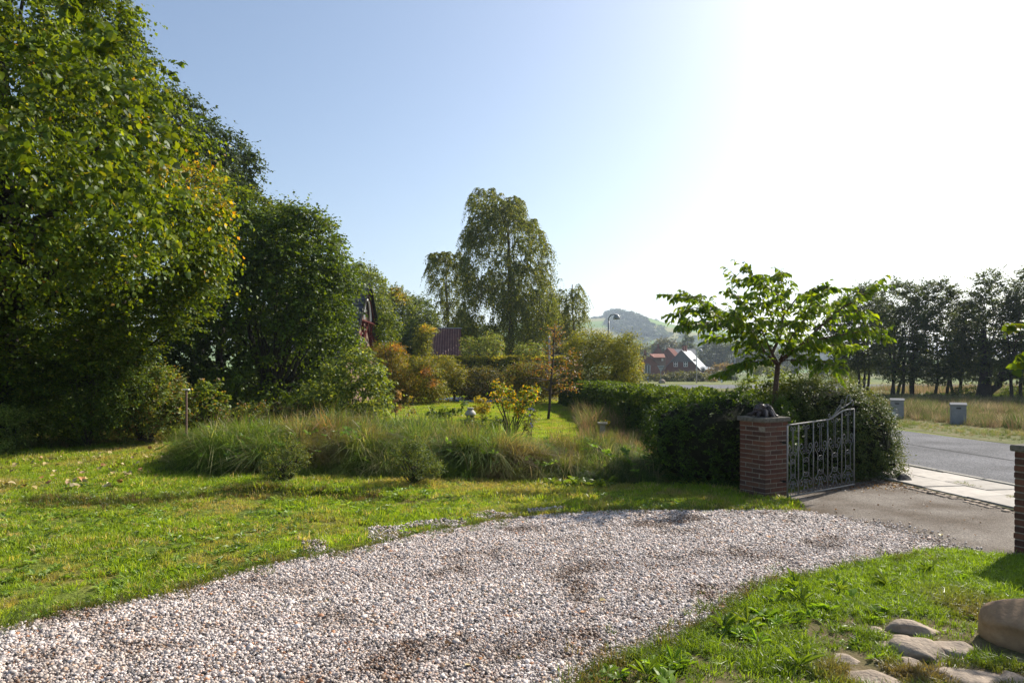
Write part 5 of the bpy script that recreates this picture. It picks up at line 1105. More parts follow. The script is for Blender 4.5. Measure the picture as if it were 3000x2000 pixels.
# crumpled dark sculpture on the pillar
orn = thing('pillar_ornament', 'dark brown glossy sculpture of curled leaves sitting on the pillar cap', 'ornament', (pc[0], pc[1], ptop))
bm = bmesh.new(); bmesh.ops.create_icosphere(bm, subdivisions=4, radius=1)
for v in bm.verts:
    c0 = v.co; f = .22 * math.sin(c0.x * 7 + 2 * math.sin(c0.z * 5)) + .16 * math.sin(c0.y * 9 + c0.x * 4) + .10 * math.sin(c0.z * 15 + c0.x * 6)
    r_ = .82 + f * .55; c0 *= r_; v.co = Vector((c0.x * .17, c0.y * .15, max(c0.z * .15 + .055, .004)))
me = bpy.data.meshes.new('body'); bm.to_mesh(me); bm.free(); me.materials.append(M['ornament'])
o = link('body', me, orn); o.rotation_euler = (0, 0, A_)
rg = np.random.default_rng(3)
for k in range(11):   # curled leaf lobes lying down over the sides
    a = k * 2 * math.pi / 11 + rg.normal(0, .12); d = np.array([*V2(a), 0]); s = np.array([-d[1], d[0], 0]); V = []; L_ = rg.uniform(.16, .21); w = rg.uniform(.04, .06); hgt = rg.uniform(.10, .17)
    for i in range(7):
        t_ = i / 6; p = np.array([pc[0], pc[1], ptop]) + d * (.02 + L_ * t_) + np.array([0, 0, hgt * math.cos(t_ * 1.55) + .008 + .02 * math.sin(t_ * 9 + k)])
        ww = w * math.sin(.25 + t_ * 2.6); V += [p - s * ww + [0, 0, -.018], p + [0, 0, .014], p + s * ww + [0, 0, -.018], p + [0, 0, -.012]]
    F = []
    for i in range(6):
        for j in range(4): F.append((i * 4 + j, i * 4 + (j + 1) % 4, i * 4 + 4 + (j + 1) % 4, i * 4 + 4 + j))
    q = MB(); q.add(V, F); q.build('curled_leaf', M['ornament'], orn, smooth=True)

# ---- wrought iron gate standing open
g0 = np.array([3.80, 9.42]); g1 = np.array([5.26, 10.50]); gl = float(np.linalg.norm(g1 - g0)); gd = (g1 - g0) / gl
gate = thing('garden_gate', 'white wrought iron garden gate with scrolls standing open beside the brick pillar', 'gate', (g0[0], g0[1], .04))
def gp(u, z): return np.array([g0[0] + gd[0] * u, g0[1] + gd[1] * u, z])
def gt(name, pts, r=.007, n=5, mat='gatewhite'): return MB().tube([gp(u, z) for u, z in pts], r, n).build(name, M[mat], gate, smooth=True)
def topz(u):
    x = u / gl; return 1.045 + .055 * x + .11 * float(sstep(.58, .86, x)) + .0 * x
def arc(cu, cz, r0, r1, a0, a1, n=16): return [(cu + (r0 + (r1 - r0) * i / n) * math.cos(R(a0 + (a1 - a0) * i / n)), cz + (r0 + (r1 - r0) * i / n) * math.sin(R(a0 + (a1 - a0) * i / n))) for i in range(n + 1)]
gt('top_rail', [(u, topz(u)) for u in np.linspace(0, gl, 18)], .012, 6)
gt('bottom_rail', [(0, .055), (gl, .055)], .012, 6)
us = [0, .275, .66, 1.05, 1.45, gl]
for u in us: gt('bar', [(u, .055), (u, topz(u))], .0085 if u not in (0, gl) else .011, 6)
# the twisted middles of the inner bars
for u in us[1:-1]:
    gt('twist', [(u + .006 * math.cos(i * 1.3), .42 + i * .011) for i in range(16)], .007, 5)
for i in range(5):
    u0, u1 = us[i], us[i + 1]; c = (u0 + u1) / 2; w = (u1 - u0) / 2; dz = (topz(c) - 1.06); b = .0
    k = w / .2
    for s in (-1, 1):
        m = lambda pts: [(c + s * k * x, z) for x, z in pts]
        tz = topz(c)
        # long inner lyre bars with curls at the top and at mid height
        gt('scroll', m([(.022, .70 + dz * .6), (.022, tz - .10)] + arc(.062, tz - .065, .042, .014, 200, -160, 14)), .0045)
        gt('scroll', m([(.022, tz - .10), (.022, .66 + dz * .5)] + arc(.058, .655 + dz * .5, .036, .012, 180, 520, 14)), .0045)
        # shoulder scroll running down the bottle shaped side bar
        gt('scroll', m(list(reversed(arc(.115, .72 + dz * .5, .058, .018, -40, 330, 18))) + [(.13, .64 + dz * .4), (.082, .60 + dz * .3), (.078, .56), (.078, .33), (.082, .30), (.13, .26)] + arc(.118, .215, .055, .016, 60, -300, 18)), .0048)
        # small C pairs
        gt('scroll', m([(0, .565 + dz * .2), (.03, .565 + dz * .2)] + arc(.03, .527 + dz * .2, .038, .012, 90, -250, 12)), .0042)
        gt('scroll', m([(0, .30), (.03, .30)] + arc(.03, .338, .038, .012, -90, 250, 12)), .0042)
        # bottom triangle, curls
        gt('scroll', m([(0, .235), (.10, .062)]), .0042)
        gt('scroll', m([(0, .235)] + arc(.036, .232, .034, .011, 180, -170, 12)), .0042)
        gt('scroll', m([(.10, .062)] + arc(.132, .088, .036, .011, 220, 540, 12)), .0042)
    gt('ring', arc(c, .125, .040, .040, 0, 360, 18), .0042)
fin = [[(.62, 0), (.70, .02), (.80, .07), (.90, .155), (.945, .20)], ]
tz = lambda x: topz(x * gl)
gt('finial', [(.60 * gl, tz(.60))] + [(x * gl, tz(x) + dz) for x, dz in ((.68, .03), (.78, .05), (.88, .07), (.95, .11))] + arc(.965 * gl, tz(.965) + .085, .055, .03, 110, -60, 12), .008)
gt('finial', arc(.60 * gl, tz(.6) + .05, .035, .012, -60, 270, 14), .006)
gt('finial', [(.66 * gl, tz(.66) + .02), (.74 * gl, tz(.74) + .09)] + arc(.775 * gl, tz(.775) + .07, .04, .014, 150, -180, 14), .006)
gt('finial', [(.78 * gl, tz(.78) + .05)] + arc(.81 * gl, tz(.8) + .145, .042, .014, 200, -120, 14), .006)
gt('finial', [(.86 * gl, tz(.86) + .06), (.87 * gl, tz(.87) + .16)] + arc(.915 * gl, tz(.9) + .175, .06, .03, 175, -90, 14), .007)
for z in (.80, .26):    # hinge pins into the pillar
    q = MB(); p = gp(0, z); e = np.array([pc[0], pc[1], z]); d = unit(e - p); q.tube([p, p + d * .16], .008, 6); q.box(p + d * .07, (.05, .02, .03), ax=d); q.build('hinge', M['black'], gate)

# ---- stones
def stone(name, lb_, cat, c, size, mat, seed, parent=None, rot=0, flat=.0, group=None):
    bm = bmesh.new(); bmesh.ops.create_icosphere(bm, subdivisions=4, radius=1); rg = np.random.default_rng(seed)
    ph = rg.uniform(0, 6, 6)
    cuts = [unit(rg.normal(0, 1, 3) * [1, 1, .8] + [0, 0, .35]) for _ in range(13)]; cd = rg.uniform(.60, .90, 13)
    for v in bm.verts:
        x = np.array(v.co)
        for n_, d in zip(cuts, cd):
            e = x @ n_ - d
            if e > 0: x = x - n_ * e * .97
        x = x * (1 + .05 * math.sin(x[0] * 4 + ph[0]) + .04 * math.sin(x[1] * 6 + ph[1]) + .03 * math.sin(x[2] * 8 + ph[2]))
        v.co = Vector((x[0] * size[0] / 2, x[1] * size[1] / 2, x[2] * size[2]))
    me = bpy.data.meshes.new(name); bm.to_mesh(me); bm.free(); me.materials.append(M[mat])
    me.polygons.foreach_set('use_smooth', [True] * len(me.polygons))
    o = link(name, me); o.location = tuple(c); o.rotation_euler = (0, 0, rot); return tag(o, lb_, cat, group)
SL = ['largest flat grey field stone set in the grass left of the boulder', 'narrow stone wedged just below the flat grey stone', 'broad low field stone in the middle of the sunken stones', 'pale angular stone right of the middle stone', 'small round pale stone below the middle of the sunken stones', 'half buried brown stone at the left end of the stones', 'low speckled stone at the bottom edge of the view', 'wide pale stone at the bottom edge near the corner', 'small stone peeping from the grass left of the large flat stone', 'stone at the bottom right corner under the boulder', 'small buried stone between brown stone and middle stone']
for i, (sx, sy, sw, sh) in enumerate(STONES):
    p = G(sx, sy); stone('field_stone', SL[i], 'stone', (p[0], p[1], -.012), (sw * 1.3, sw * 1.0, sh * .85), 'stone', 30 + i, rot=i * .9, group='field stones sunk in the grass')
p = G(2960, 1900); stone('boulder', 'smooth brown boulder lying on the grass at the right edge', 'boulder', (p[0] + .17, p[1] + .08, .09), (.66, .48, .21), 'boulder', 61, rot=.25)
p = G(1722, 1412); stone('garden_stone', 'pale rounded stone with weeds around it at the foot of the bank', 'stone', (p[0], p[1] + .05, .06), (.34, .24, .12), 'stone', 71)
p = G(2645, 1412); stone('kerb_stone', 'dark rounded stone where hedge, drive and pavement meet', 'stone', (p[0], p[1], .02), (.26, .24, .14), 'rock_dark', 72)
c = np.stack([rg.normal(p_ := G(1722, 1425)[0], .24, 46), rg.normal(G(1722, 1425)[1] - .02, .10, 46)], 1); c = c[(np.abs(c[:, 0] - p_) > .05) | (c[:, 1] < 10.7)]; n = len(c)
scatter('stone_weeds', weeds, np.c_[c, Hgt(c[:, 0], c[:, 1]) + .01], np.c_[rg.normal(0, .3, (n, 2)), rg.uniform(0, 6.28, n)], rg.uniform(1.0, 2.2, n), palette([((.14, .20, .03), 3), ((.10, .15, .025), 3)], n, rg), rg.integers(0, 6, n), 'broad leaved weeds around the pale stone', 'weeds')

# ---- back garden objects
b0 = P(1765, 1272, 18.0); b0[2] = 0; zt = P(1765, 1237, 18.0)[2]
t = thing('bird_bath', 'low stone bird bath on a square column in the wild grass', 'bird bath', b0)
MB().box((b0[0], b0[1], zt / 2 - .03), (.13, .13, zt - .05), bev=.01).build('column', M['concrete'], t)
MB().lathe((b0[0], b0[1], zt - .065), [(.07, 0), (.125, .02), (.135, .065), (.11, .066), (.09, .045), (.01, .04)], 18).build('basin', M['concrete'], t)
u0 = P(1378, 1216, 15.8); z0 = P(1378, 1215, 15.8)[2]
t = thing('garden_urn', 'pale milk churn shaped urn on the bank beside the golden bush', 'urn', (u0[0], u0[1], z0))
hh = (1215 - 1194) * 15.8 / FPX
MB().lathe((u0[0], u0[1], z0), [(.128, 0), (.130, .02), (.118, .06), (.085, .095), (.066, .115), (.064, .135), (.085, .150)], 20).build('body', M['urn'], t, smooth=True)
MB().lathe((u0[0], u0[1], z0 + .150), [(.085, 0), (.088, .01), (.06, .02), (.01, .022)], 20).build('lid', M['concrete'], t, smooth=True)
MB().lathe((u0[0], u0[1], 0), [(.09, 0), (.09, z0)], 14).build('plinth', M['rock_dark'], t)
# ground level trampoline
tc = P(1424, 1184, 36.0); zt = float(Hgt(np.array([tc[0]]), np.array([36.0]))[0])
t = thing('trampoline', 'round trampoline at lawn level with blue edge padding', 'trampoline', (tc[0], 36, zt))
n = 40; ro, ri = 2.45, 2.1; V = []; 
for r_, z in ((ro, zt + .03), (ro, zt + .09), (ri, zt + .10), (ri, zt + .03)): V += [(tc[0] + r_ * math.cos(2 * math.pi * k / n), 36 + r_ * math.sin(2 * math.pi * k / n), z) for k in range(n)]
F = [(j * n + k, j * n + (k + 1) % n, ((j + 1) % 4) * n + (k + 1) % n, ((j + 1) % 4) * n + k) for j in range(4) for k in range(n)]
q = MB(); q.add(V, F); q.build('padding', M['blue'], t)
q = MB(); q.lathe((tc[0], 36, zt + .04), [(ri - .01, 0), (ri - .01, .035)], n); q.build('jumping_mat', M['net'], t)
# bird table pole at the left border
bt = P(546, 1215, 15.6); 
t = thing('bird_table', 'thin wooden post with a small white topped board among the brambles', 'post', (bt[0], bt[1], 0))
zt = P(546, 1142, 15.6)[2]; MB().box((bt[0], bt[1], zt / 2), (.035, .035, zt)).build('post', plain('weathered_post', (.16, .10, .08), None, 20, .9), t)
MB().box((bt[0], bt[1], zt + .012), (.13, .10, .024), bev=.004).build('board', M['white'], t)

# ---- gabled house with dark roof behind the hazel
hx_, hy_ = -7.42, 35.5; hz_ap = P(1079, 832, 35.5)[2]
t = thing('gabled_house', 'old house with dark tiled roof and dark red gable timbers behind the hazel', 'house', (hx_ - 3, hy_, 0))
hw = 4.2; ze = 2.3; slope = (hz_ap - ze) / hw
q = MB(); xl, xr = hx_ - 4.5, hx_ - .35
q.add([(xr, hy_ - hw + .5, 0), (xr, hy_ + hw - .5, 0), (xr, hy_ + hw - .5, ze + .4), (xr, hy_, hz_ap - .25), (xr, hy_ - hw + .5, ze + .4), (xl, hy_ - hw + .5, 0), (xl, hy_ + hw - .5, 0), (xl, hy_ + hw - .5, ze + .4), (xl, hy_, hz_ap - .25), (xl, hy_ - hw + .5, ze + .4)],
      [(0, 1, 2, 3, 4), (9, 8, 7, 6, 5), (0, 4, 9, 5), (1, 6, 7, 2)]); q.build('wall', M['siding'], t)
for s, nm in ((-1, 'near'), (1, 'far')):
    q = MB(); nrows = 16
    for k in range(nrows):     # overlapping tile courses
        a_, b_ = k / nrows, (k + 1.12) / nrows
        y0, z0_ = hy_ + s * hw * (1 - a_), ze + (hz_ap - ze) * a_; y1, z1_ = hy_ + s * hw * (1 - min(b_, 1)), ze + (hz_ap - ze) * min(b_, 1)
        q.add([(hx_, y0, z0_ + .07), (xl - .3, y0, z0_ + .07), (xl - .3, y1, z1_ + .02), (hx_, y1, z1_ + .02), (hx_, y0, z0_), (xl - .3, y0, z0_), (xl - .3, y1, z1_ - .03), (hx_, y1, z1_ - .03)], [(0, 1, 2, 3), (7, 6, 5, 4), (0, 4, 5, 1), (3, 2, 6, 7), (0, 3, 7, 4), (1, 5, 6, 2)])
    o = q.build('roof', M['rooftile_dark'], t)
    MB().tube([(hx_ + .02, hy_ + s * hw, ze), (hx_ + .02, hy_, hz_ap)], .075, 4).build('bargeboard', M['black'], t)
    MB().tube([(hx_ - .06, hy_ + s * (hw - .35), ze + .05), (hx_ - .06, hy_, hz_ap - .42)], .03, 4).build('fascia', M['redtimber'], t)
def tz_(z, yoff0, yoff1, nm='gable_timber', r_=.07):
    MB().tube([(hx_ - .12, hy_ + yoff0, z[0]), (hx_ - .12, hy_ + yoff1, z[1])], r_, 4).build(nm, M['redtimber'], t)
def wz(z): return (hz_ap - z) / slope
for z in (hz_ap - 2.0, hz_ap - 3.4): tz_((z, z), -wz(z), wz(z), r_=.09)
tz_((hz_ap - 3.4, hz_ap - 2.0), 1.3, -.2); tz_((hz_ap - 3.4, hz_ap - 2.0), -1.3, .2)
tz_((hz_ap - 3.4, hz_ap - 2.6), wz(hz_ap - 3.4), 1.2); tz_((hz_ap - 3.4, hz_ap - 2.6), -wz(hz_ap - 3.4), -1.2); tz_((ze, hz_ap - 2.0), 1.0, 1.0); tz_((ze, hz_ap - 2.0), -1.0, -1.0)
q = MB(); q.tube([(hx_ - .1, hy_ + .8 * math.cos(R(a)), hz_ap - 1.9 + 1.1 * math.sin(R(a))) for a in range(0, 181, 20)], .05, 4); q.build('gable_arch', M['white'], t)
for k in range(14): MB().box((hx_ - .36, hy_, 3.0 + k * .2), (.04, max(.1, 2 * (wz(3.1 + k * .2) - .5)), .17)).build('cladding_board', M['siding'], t)
# grey lower roof seen between the sapling and the gable
q = MB(); a1, a2 = P(1085, 945, 41), P(1135, 1005, 41)
t2 = thing('garage', 'low building with pale grey roof behind the gabled house', 'building', (-8.0, 43, 0))
MB().add([(-9.5, 42, 3.3), (-7.6, 42, 3.3), (-9.5, 45, 4.6), (-8.4, 45, 4.6), (-9.5, 42, 3.2), (-7.6, 42, 3.2), (-9.5, 45, 4.5), (-8.4, 45, 4.5)], [(0, 1, 3, 2), (4, 6, 7, 5), (0, 4, 5, 1), (1, 5, 7, 3)]).build('roof', M['zinc'], t2)
MB().box((-8.7, 43.6, 1.6), (1.6, 2.6, 3.1)).build('wall', M['brickfar'], t2)
# ---- shed with rusty red seamed roof
Ysh = 50; s0 = P(1266, 962, Ysh + 1.5); s1 = P(1350, 962, Ysh + 1.5); e0 = P(1258, 1050, Ysh - 1.2); e1 = P(1352, 1050, Ysh - 1.2)
t = thing('metal_roof_shed', 'shed with a steep rusty red seamed metal roof in front of the birches', 'shed', ((s0[0] + s1[0]) / 2, Ysh, 0))
nrm_ = unit(np.cross(s1 - s0, e0 - s0)); nrm_ = nrm_ if nrm_[1] < 0 else -nrm_
nsh = 12
for k in range(nsh):
    a_, b_ = k / nsh, (k + 1) / nsh; q = MB(); c4 = [s0 + (s1 - s0) * a_, s0 + (s1 - s0) * b_, e0 + (e1 - e0) * b_, e0 + (e1 - e0) * a_]
    q.add([*c4, *[p - nrm_ * .04 for p in c4]], [(0, 3, 2, 1), (4, 5, 6, 7), (0, 1, 5, 4), (2, 3, 7, 6), (0, 4, 7, 3), (1, 2, 6, 5)]); q.build('roof_panel', M['redmetal'], t)
    MB().tube([s0 + (s1 - s0) * a_ + nrm_ * .03, e0 + (e1 - e0) * a_ + nrm_ * .03], .022, 4).build('seam', M['seam'], t)
MB().tube([s0 - [.15, 0, -.02], s1 + [.1, 0, .02]], .05, 5).build('ridge', M['zinc'], t)
MB().box(((e0[0] + e1[0]) / 2, Ysh + .2, 1.4), (2.0, 2.4, 2.7)).build('wall', M['siding'], t)
q = MB(); q.add([s0, s1, s1 + [0, 2.6, -2], s0 + [0, 2.6, -2]], [(0, 1, 2, 3)]); q.add([p - [0, 0, .06] for p in (s0, s1, s1 + [0, 2.6, -2], s0 + [0, 2.6, -2])], [(3, 2, 1, 0)]); q.build('back_roof', M['redmetal'], t)
# white pole
p = P(1609, 1070, 40); zt = P(1609, 988, 40)[2]
t = thing('pale_pole', 'pale slender pole rising behind the clipped hedge', 'pole', (p[0], 40, 0)); MB().tube([(p[0], 40, 0), (p[0], 40, zt)], .055, 8).build('shaft', M['zinc'], t); MB().lathe((p[0], 40, zt), [(.07, 0), (.06, .05), (.01, .08)], 8).build('cap', M['white'], t)

# ---- street lamps
def lamp(lb_, px, Y, pyhead, arm, head, r_):
    x = (px - 1500) * Y / FPX; zt = P(px, pyhead, Y)[2]
    t = thing('street_lamp', lb_, 'street lamp', (x, Y, 0), 'street lamps')
    MB().tube([(x, Y, 0), (x, Y, zt - arm * .75)], [r_ * 1.3, r_], 8).build('pole', M['zinc'], t, smooth=True)
    pts = [(x, Y, zt - arm * .75)] + [(x + arm * .62 * (1 - math.cos(R(a))), Y, zt - arm * .62 + arm * .62 * math.sin(R(a))) for a in range(0, 91, 15)] + [(x + arm, Y, zt)]
    MB().tube(pts, r_ * .75, 8).build('arm', M['zinc'], t, smooth=True)
    h = MB().lathe((x + arm, Y, zt - head * .95), [(head * .72, 0), (head * .74, .08 * head), (head * .66, .45 * head), (head * .4, .85 * head), (head * .12, 1.0 * head), (.02, 1.05 * head)], 18).build('lamp_shade', M['zinc'], t, smooth=True)
    MB().lathe((x + arm, Y, zt - head * 1.05), [(.02, 0), (head * .5, .03), (head * .62, head * .12)], 14).build('lens', M['glass'], h, smooth=True)
lamp('tall street lamp with curved arm standing against the wooded hill', 1783, 58, 921, .70, .42, .07)
lamp('slim street lamp in front of the long roof slope of the red house', 2041, 97, 1022, .55, .36, .06)
lamp('far street lamp in front of the trees left of the cherry trunk', 2153, 110, 1041, .55, .36, .06)

# ---- yield sign and marker posts
p = P(1936, 1120, 92); x, Y = p[0], 92.
t = thing('yield_sign', 'triangular give way sign on a grey pole, point down, seen from behind', 'road sign', (x, Y, 0)); zt = P(1936, 1070, 92)[2]
MB().tube([(x, Y, 0), (x, Y, zt)], .04, 7).build('pole', M['zinc'], t)
tri = [(x - .5, Y - .05, zt), (x + .5, Y - .05, zt), (x, Y - .05, zt - .9)]
q = MB(); q.add([*tri, *[(a, b_ + .03, c_) for a, b_, c_ in tri]], [(0, 2, 1), (3, 4, 5), (0, 1, 4, 3), (1, 2, 5, 4), (2, 0, 3, 5)]); q.build('plate', M['zinc'], t)
MB().box((x, Y - .07, zt - .25), (.6, .02, .05)).build('bracket', M['black'], t)
for k, (px_, py_, Yq, lb_) in enumerate([(2114, 1122, 100, 'white marker post with a dark band at the road bend'), (1898, 1100, 96, 'short grey marker post left of the yield sign')]):
    x = (px_ - 1500) * Yq / FPX; t = thing('marker_post', lb_, 'marker post', (x, Yq, 0)); hh = .95
    MB().box((x, Yq, hh / 2), (.2, .08, hh), bev=.01).build('post', M['white'] if k == 0 else M['zinc'], t)
    MB().box((x, Yq - .043, .55), (.202, .02, .18)).build('band', M['black'], t)

# ---- utility cabinets across the road
def cabinet(lb_, pxl, pxr, pyt, pyb, a):
    Y = FPX * EYE / (pyb - HOR); x = ((pxl + pxr) / 2 - 1500) * Y / FPX; hh = (pyb - pyt) * Y / FPX; w = .44
    t = thing('utility_cabinet', lb_, 'cabinet', (x, Y, 0), 'grey utility cabinets across the road'); u = V2(a); d_ = np.array([u[0], u[1], 0]); v = np.array([-u[1], u[0], 0])
    MB().box((x, Y, hh * .46), (w, .34, hh * .92), ax=d_, bev=.012).build('body', M['cabinet'], t)
    c = np.array([x, Y, hh * .92]); V = []
    for s in (-1, 1):
        for (dv, dz) in ((-.20, -.03), (-.20, .01), (0, .075), (.20, .01), (.20, -.03)): V.append(c + d_ * s * (w / 2 + .02) + v * dv + np.array([0, 0, dz]))
    q = MB(); q.add(V, [(0, 1, 2, 3, 4), (9, 8, 7, 6, 5)] + [(i, i + 5, (i + 1) % 5 + 5, (i + 1) % 5) for i in range(5)]); q.build('lid', M['cabinet_lid'], t)
    MB().box(np.array([x, Y, hh * .76]) - v * .178, (.13, .02, .035), ax=d_).build('lock_plate', M['black'], t)
    q = MB(); 
    q.box(np.array([x, Y, hh * .45]) - v * .172, (w * .84, .006, hh * .72), ax=d_); q.build('door', M['cabinet'], t)
    return x, Y
cabinet('grey utility cabinet across the road nearer the yew hedge', 2608, 2648, 1167, 1226, R(-28))
cabinet('grey utility cabinet across the road nearer the right edge', 2783, 2831, 1180, 1242, R(-28))
p = P(2616, 1222, 24.0); bm = bmesh.new(); bmesh.ops.create_icosphere(bm, subdivisions=3, radius=1); rg = np.random.default_rng(5)
for v in bm.verts:
    f = 1 + .25 * math.sin(v.co.x * 8 + v.co.z * 5) * math.cos(v.co.y * 7) + rg.normal(0, .06); v.co = Vector((v.co.x * .12 * f, v.co.y * .10 * f, max(-.12, (v.co.z * .5 + .5) ** .8 * .3 * f)))
me = bpy.data.meshes.new('plastic_bag'); bm.to_mesh(me); bm.free(); me.materials.append(M['plasticwhite']); o = link('plastic_bag', me); o.location = (p[0] - .06, 23.9, .02); tag(o, 'crumpled white plastic bag at the foot of the left utility cabinet', 'bag')

# ---- houses beyond the junction
def house(lb_, px_ap, py_ap, Y, w, depth, ze, a, roof, wall, wins, gable=None, chim=(), lean=None, rail=None, roofside=None):
    """front gable towards the camera; ridge runs back along the direction turned by a from straight ahead"""
    ap = P(px_ap, py_ap, Y); za = ap[2]; u = np.array([math.cos(a), -math.sin(a), 0.]); v = np.array([math.sin(a), math.cos(a), 0.]); o0_ = np.array([ap[0], Y, 0])
    t = thing('brick_house', lb_, 'house', o0_); w2 = w / 2
    def q_(x, y, z): return o0_ + u * x + v * y + np.array([0, 0, z])
    qb = MB(); pts = [(-w2, 0), (w2, 0), (w2, ze), (0, za - .12), (-w2, ze)]
    qb.add([q_(x, 0, z) for x, z in pts] + [q_(x, depth, z) for x, z in pts], [(4, 3, 2, 1, 0), (5, 6, 7, 8, 9), (0, 1, 6, 5), (1, 2, 7, 6), (4, 0, 5, 9)]); qb.build('wall', M[wall], t)
    if gable:
        zg = ze + (za - ze) * .38; xg = w2 * (za - zg) / (za - ze); qb = MB(); f = [(-xg, zg), (xg, zg), (0, za)]
        qb.add([q_(x, -.14, z) for x, z in f] + [q_(x, -.01, z) for x, z in f], [(0, 1, 2), (5, 4, 3), (0, 3, 4, 1), (1, 4, 5, 2), (2, 5, 3, 0)]); qb.build('gable_cladding', M[gable], t)
    for s in (-1, 1):
        ov = .35; ex = w2 + ov * .7; ez = ze - ov * .7 * (za - ze) / w2; qb = MB()
        f = [q_(0, -ov, za + .08), q_(0, depth + ov, za + .08), q_(s * ex, depth + ov, ez + .08), q_(s * ex, -ov, ez + .08)]; f2 = [p_ - [0, 0, .16] for p_ in f]
        qb.add([*f, *f2], [(0, 1, 2, 3), (7, 6, 5, 4), (0, 4, 5, 1), (1, 5, 6, 2), (2, 6, 7, 3), (3, 7, 4, 0)]); ro = qb.build('roof', M[roofside if (roofside and s > 0) else roof], t)
        if rail and s > 0:
            for k in range(6):
                c_ = q_(ex * .55 + 0, 2.0 + k * .55, za - (za - ez) * .55 + .25); MB().box(c_, (.16, .35, .5 + .2 * (k % 2)), ax=u).build('roof_rail', M['slate'], ro)
    for (wx, wz_, ww, wh) in wins:
        f = MB(); f.box(q_(wx, -.05, wz_), (ww, .12, wh), ax=u); fo = f.build('window', M['white'], t)
        for i in range(2):
            for j in range(2):
                MB().box(q_(wx + (i - .5) * ww * .47, -.115, wz_ + (j - .5) * wh * .47), (ww * .34, .03, wh * .36), ax=u).build('pane', M['glass'], fo)
    for (cx_, cy_, ch_) in chim:
        MB().box(q_(cx_, cy_, za + ch_ / 2 - .3), (.62, .5, ch_), ax=u).build('chimney', M['brickfar'], t); MB().box(q_(cx_, cy_, za + ch_ - .28), (.74, .62, .12), ax=u).build('chimney_cap', M['brickfar2'], t)
    return t, q_
k_ = 180 / FPX
th, q_ = house('red brick house with a dark slate gable and two white windows beyond the junction', 1997, 1025, 180, 9.6, 13, 2.1, R(25), 'slate', 'brickfar2', [(-1.55, 3.5, 1.1, 1.4), (1.05, 3.5, 1.1, 1.4)], gable='slate', chim=[(.2, 1.4, 1.4), (.2, 4.5, 1.6)], rail=True, roofside='slate_sunlit')  # right slope takes the slate with sunlight in its colour
t = thing('white_annex', 'low white annex with pale roof at the right end of the slate roofed house', 'building', q_(6.6, 5, 0))
MB().box(q_(6.4, 5.5, 1.1), (3.0, 6, 2.2), ax=(math.cos(R(14)), -math.sin(R(14)), 0)).build('wall', M['white'], t)
qb = MB(); f = [q_(4.6, 1.8, 2.9), q_(8.6, 1.8, 2.0), q_(8.6, 9, 2.0), q_(4.6, 9, 2.9)]; qb.add([*f, *[p_ - [0, 0, .15] for p_ in f]], [(3, 2, 1, 0), (4, 5, 6, 7), (0, 1, 5, 4), (1, 2, 6, 5)]); qb.build('roof', M['slate_sunlit'], t)
th, q_ = house('low red brick gable with a large arched window at the left of the houses', 1890, 1037, 172, 8.4, 8, 2.6, R(10), 'brickfar2', 'brickfar', [], chim=[(0, .8, 1.3)])
qb = MB(); xw, ww, z0w, z1w = .55, 1.35, 1.0, 3.1
qb.add([q_(xw - ww / 2, -.06, z0w), q_(xw + ww / 2, -.06, z0w), q_(xw + ww / 2, -.06, z1w)] + [q_(xw + ww / 2 * math.cos(R(a)), -.06, z1w + .45 * math.sin(R(a))) for a in range(20, 180, 20)] + [q_(xw - ww / 2, -.06, z1w)], [tuple(range(12))]); qb.build('arched_window', M['glass'], th)
for s in (-1, 0, 1): MB().box(q_(xw + s * ww / 2, -.1, (z0w + z1w) / 2), (.09, .08, z1w - z0w), ax=(math.cos(R(10)), -math.sin(R(10)), 0)).build('window_bar', M['white'], th)
t = thing('tiled_dormer', 'dormer with a bright orange tiled roof above the low brick gable', 'dormer', P(1928, 1062, 178) * [1, 1, 0])
f0, f1, f2, f3 = P(1903, 1038, 180), P(1946, 1038, 180), P(1949, 1048, 176.5), P(1916, 1048, 176.5)
nr = 12
for k in range(nr):
    a_, b_ = k / nr, (k + .8) / nr; c4 = [f0 + (f1 - f0) * a_, f0 + (f1 - f0) * b_, f3 + (f2 - f3) * b_, f3 + (f2 - f3) * a_]; c5 = [p_ + [0, -.12, .14] for p_ in c4]
    qb = MB(); qb.add([*c4, *c5], [(4, 7, 6, 5), (0, 1, 2, 3), (0, 4, 5, 1), (2, 6, 7, 3), (0, 3, 7, 4), (1, 5, 6, 2)]); qb.build('roof_tile_row', M['tile'], t)
qb = MB(); qb.add([f0 - [0, 0, .1], f1 - [0, 0, .1], f2 - [0, 0, .1], f3 - [0, 0, .1]], [(3, 2, 1, 0)]); qb.build('roof_deck', M['brickfar2'], t)
MB().box((P(1932, 1055, 178.5)[0], 178.8, P(1932, 1055, 178)[2] - .6), (3.0, 1.8, 3.6)).build('wall', M['siding'], t)
MB().box((P(1940, 1053, 178)[0], 177.75, P(1940, 1053, 178)[2]), (.5, .1, .7)).build('window', M['white'], t)
house('tall dark brick gable with chimney behind the tiled dormer', 1928, 1015, 205, 9.5, 9, 3.2, R(12), 'brickfar2', 'brickfar', [], chim=[(0, .7, 1.0)])
house('brown roofed house half hidden between the dark gable and the slate house', 1955, 1019, 214, 10.5, 10, 3.0, R(24), 'brickfar2', 'brickfar', [])
t = thing('dark_roofed_barn', 'long low building with a near black roof behind the chimneys', 'building', P(2002, 1100, 225) * [1, 1, 0])
a0, a1, a2, a3 = P(1966, 1022, 230), P(2038, 1022, 230), P(2038, 1050, 224), P(1966, 1050, 224)
qb = MB(); qb.add([a0, a1, a2, a3, *[p_ - [0, 0, .3] for p_ in (a0, a1, a2, a3)]], [(3, 2, 1, 0), (4, 5, 6, 7), (0, 4, 7, 3), (1, 2, 6, 5), (2, 3, 7, 6)]); qb.build('roof', M['slate'], t)
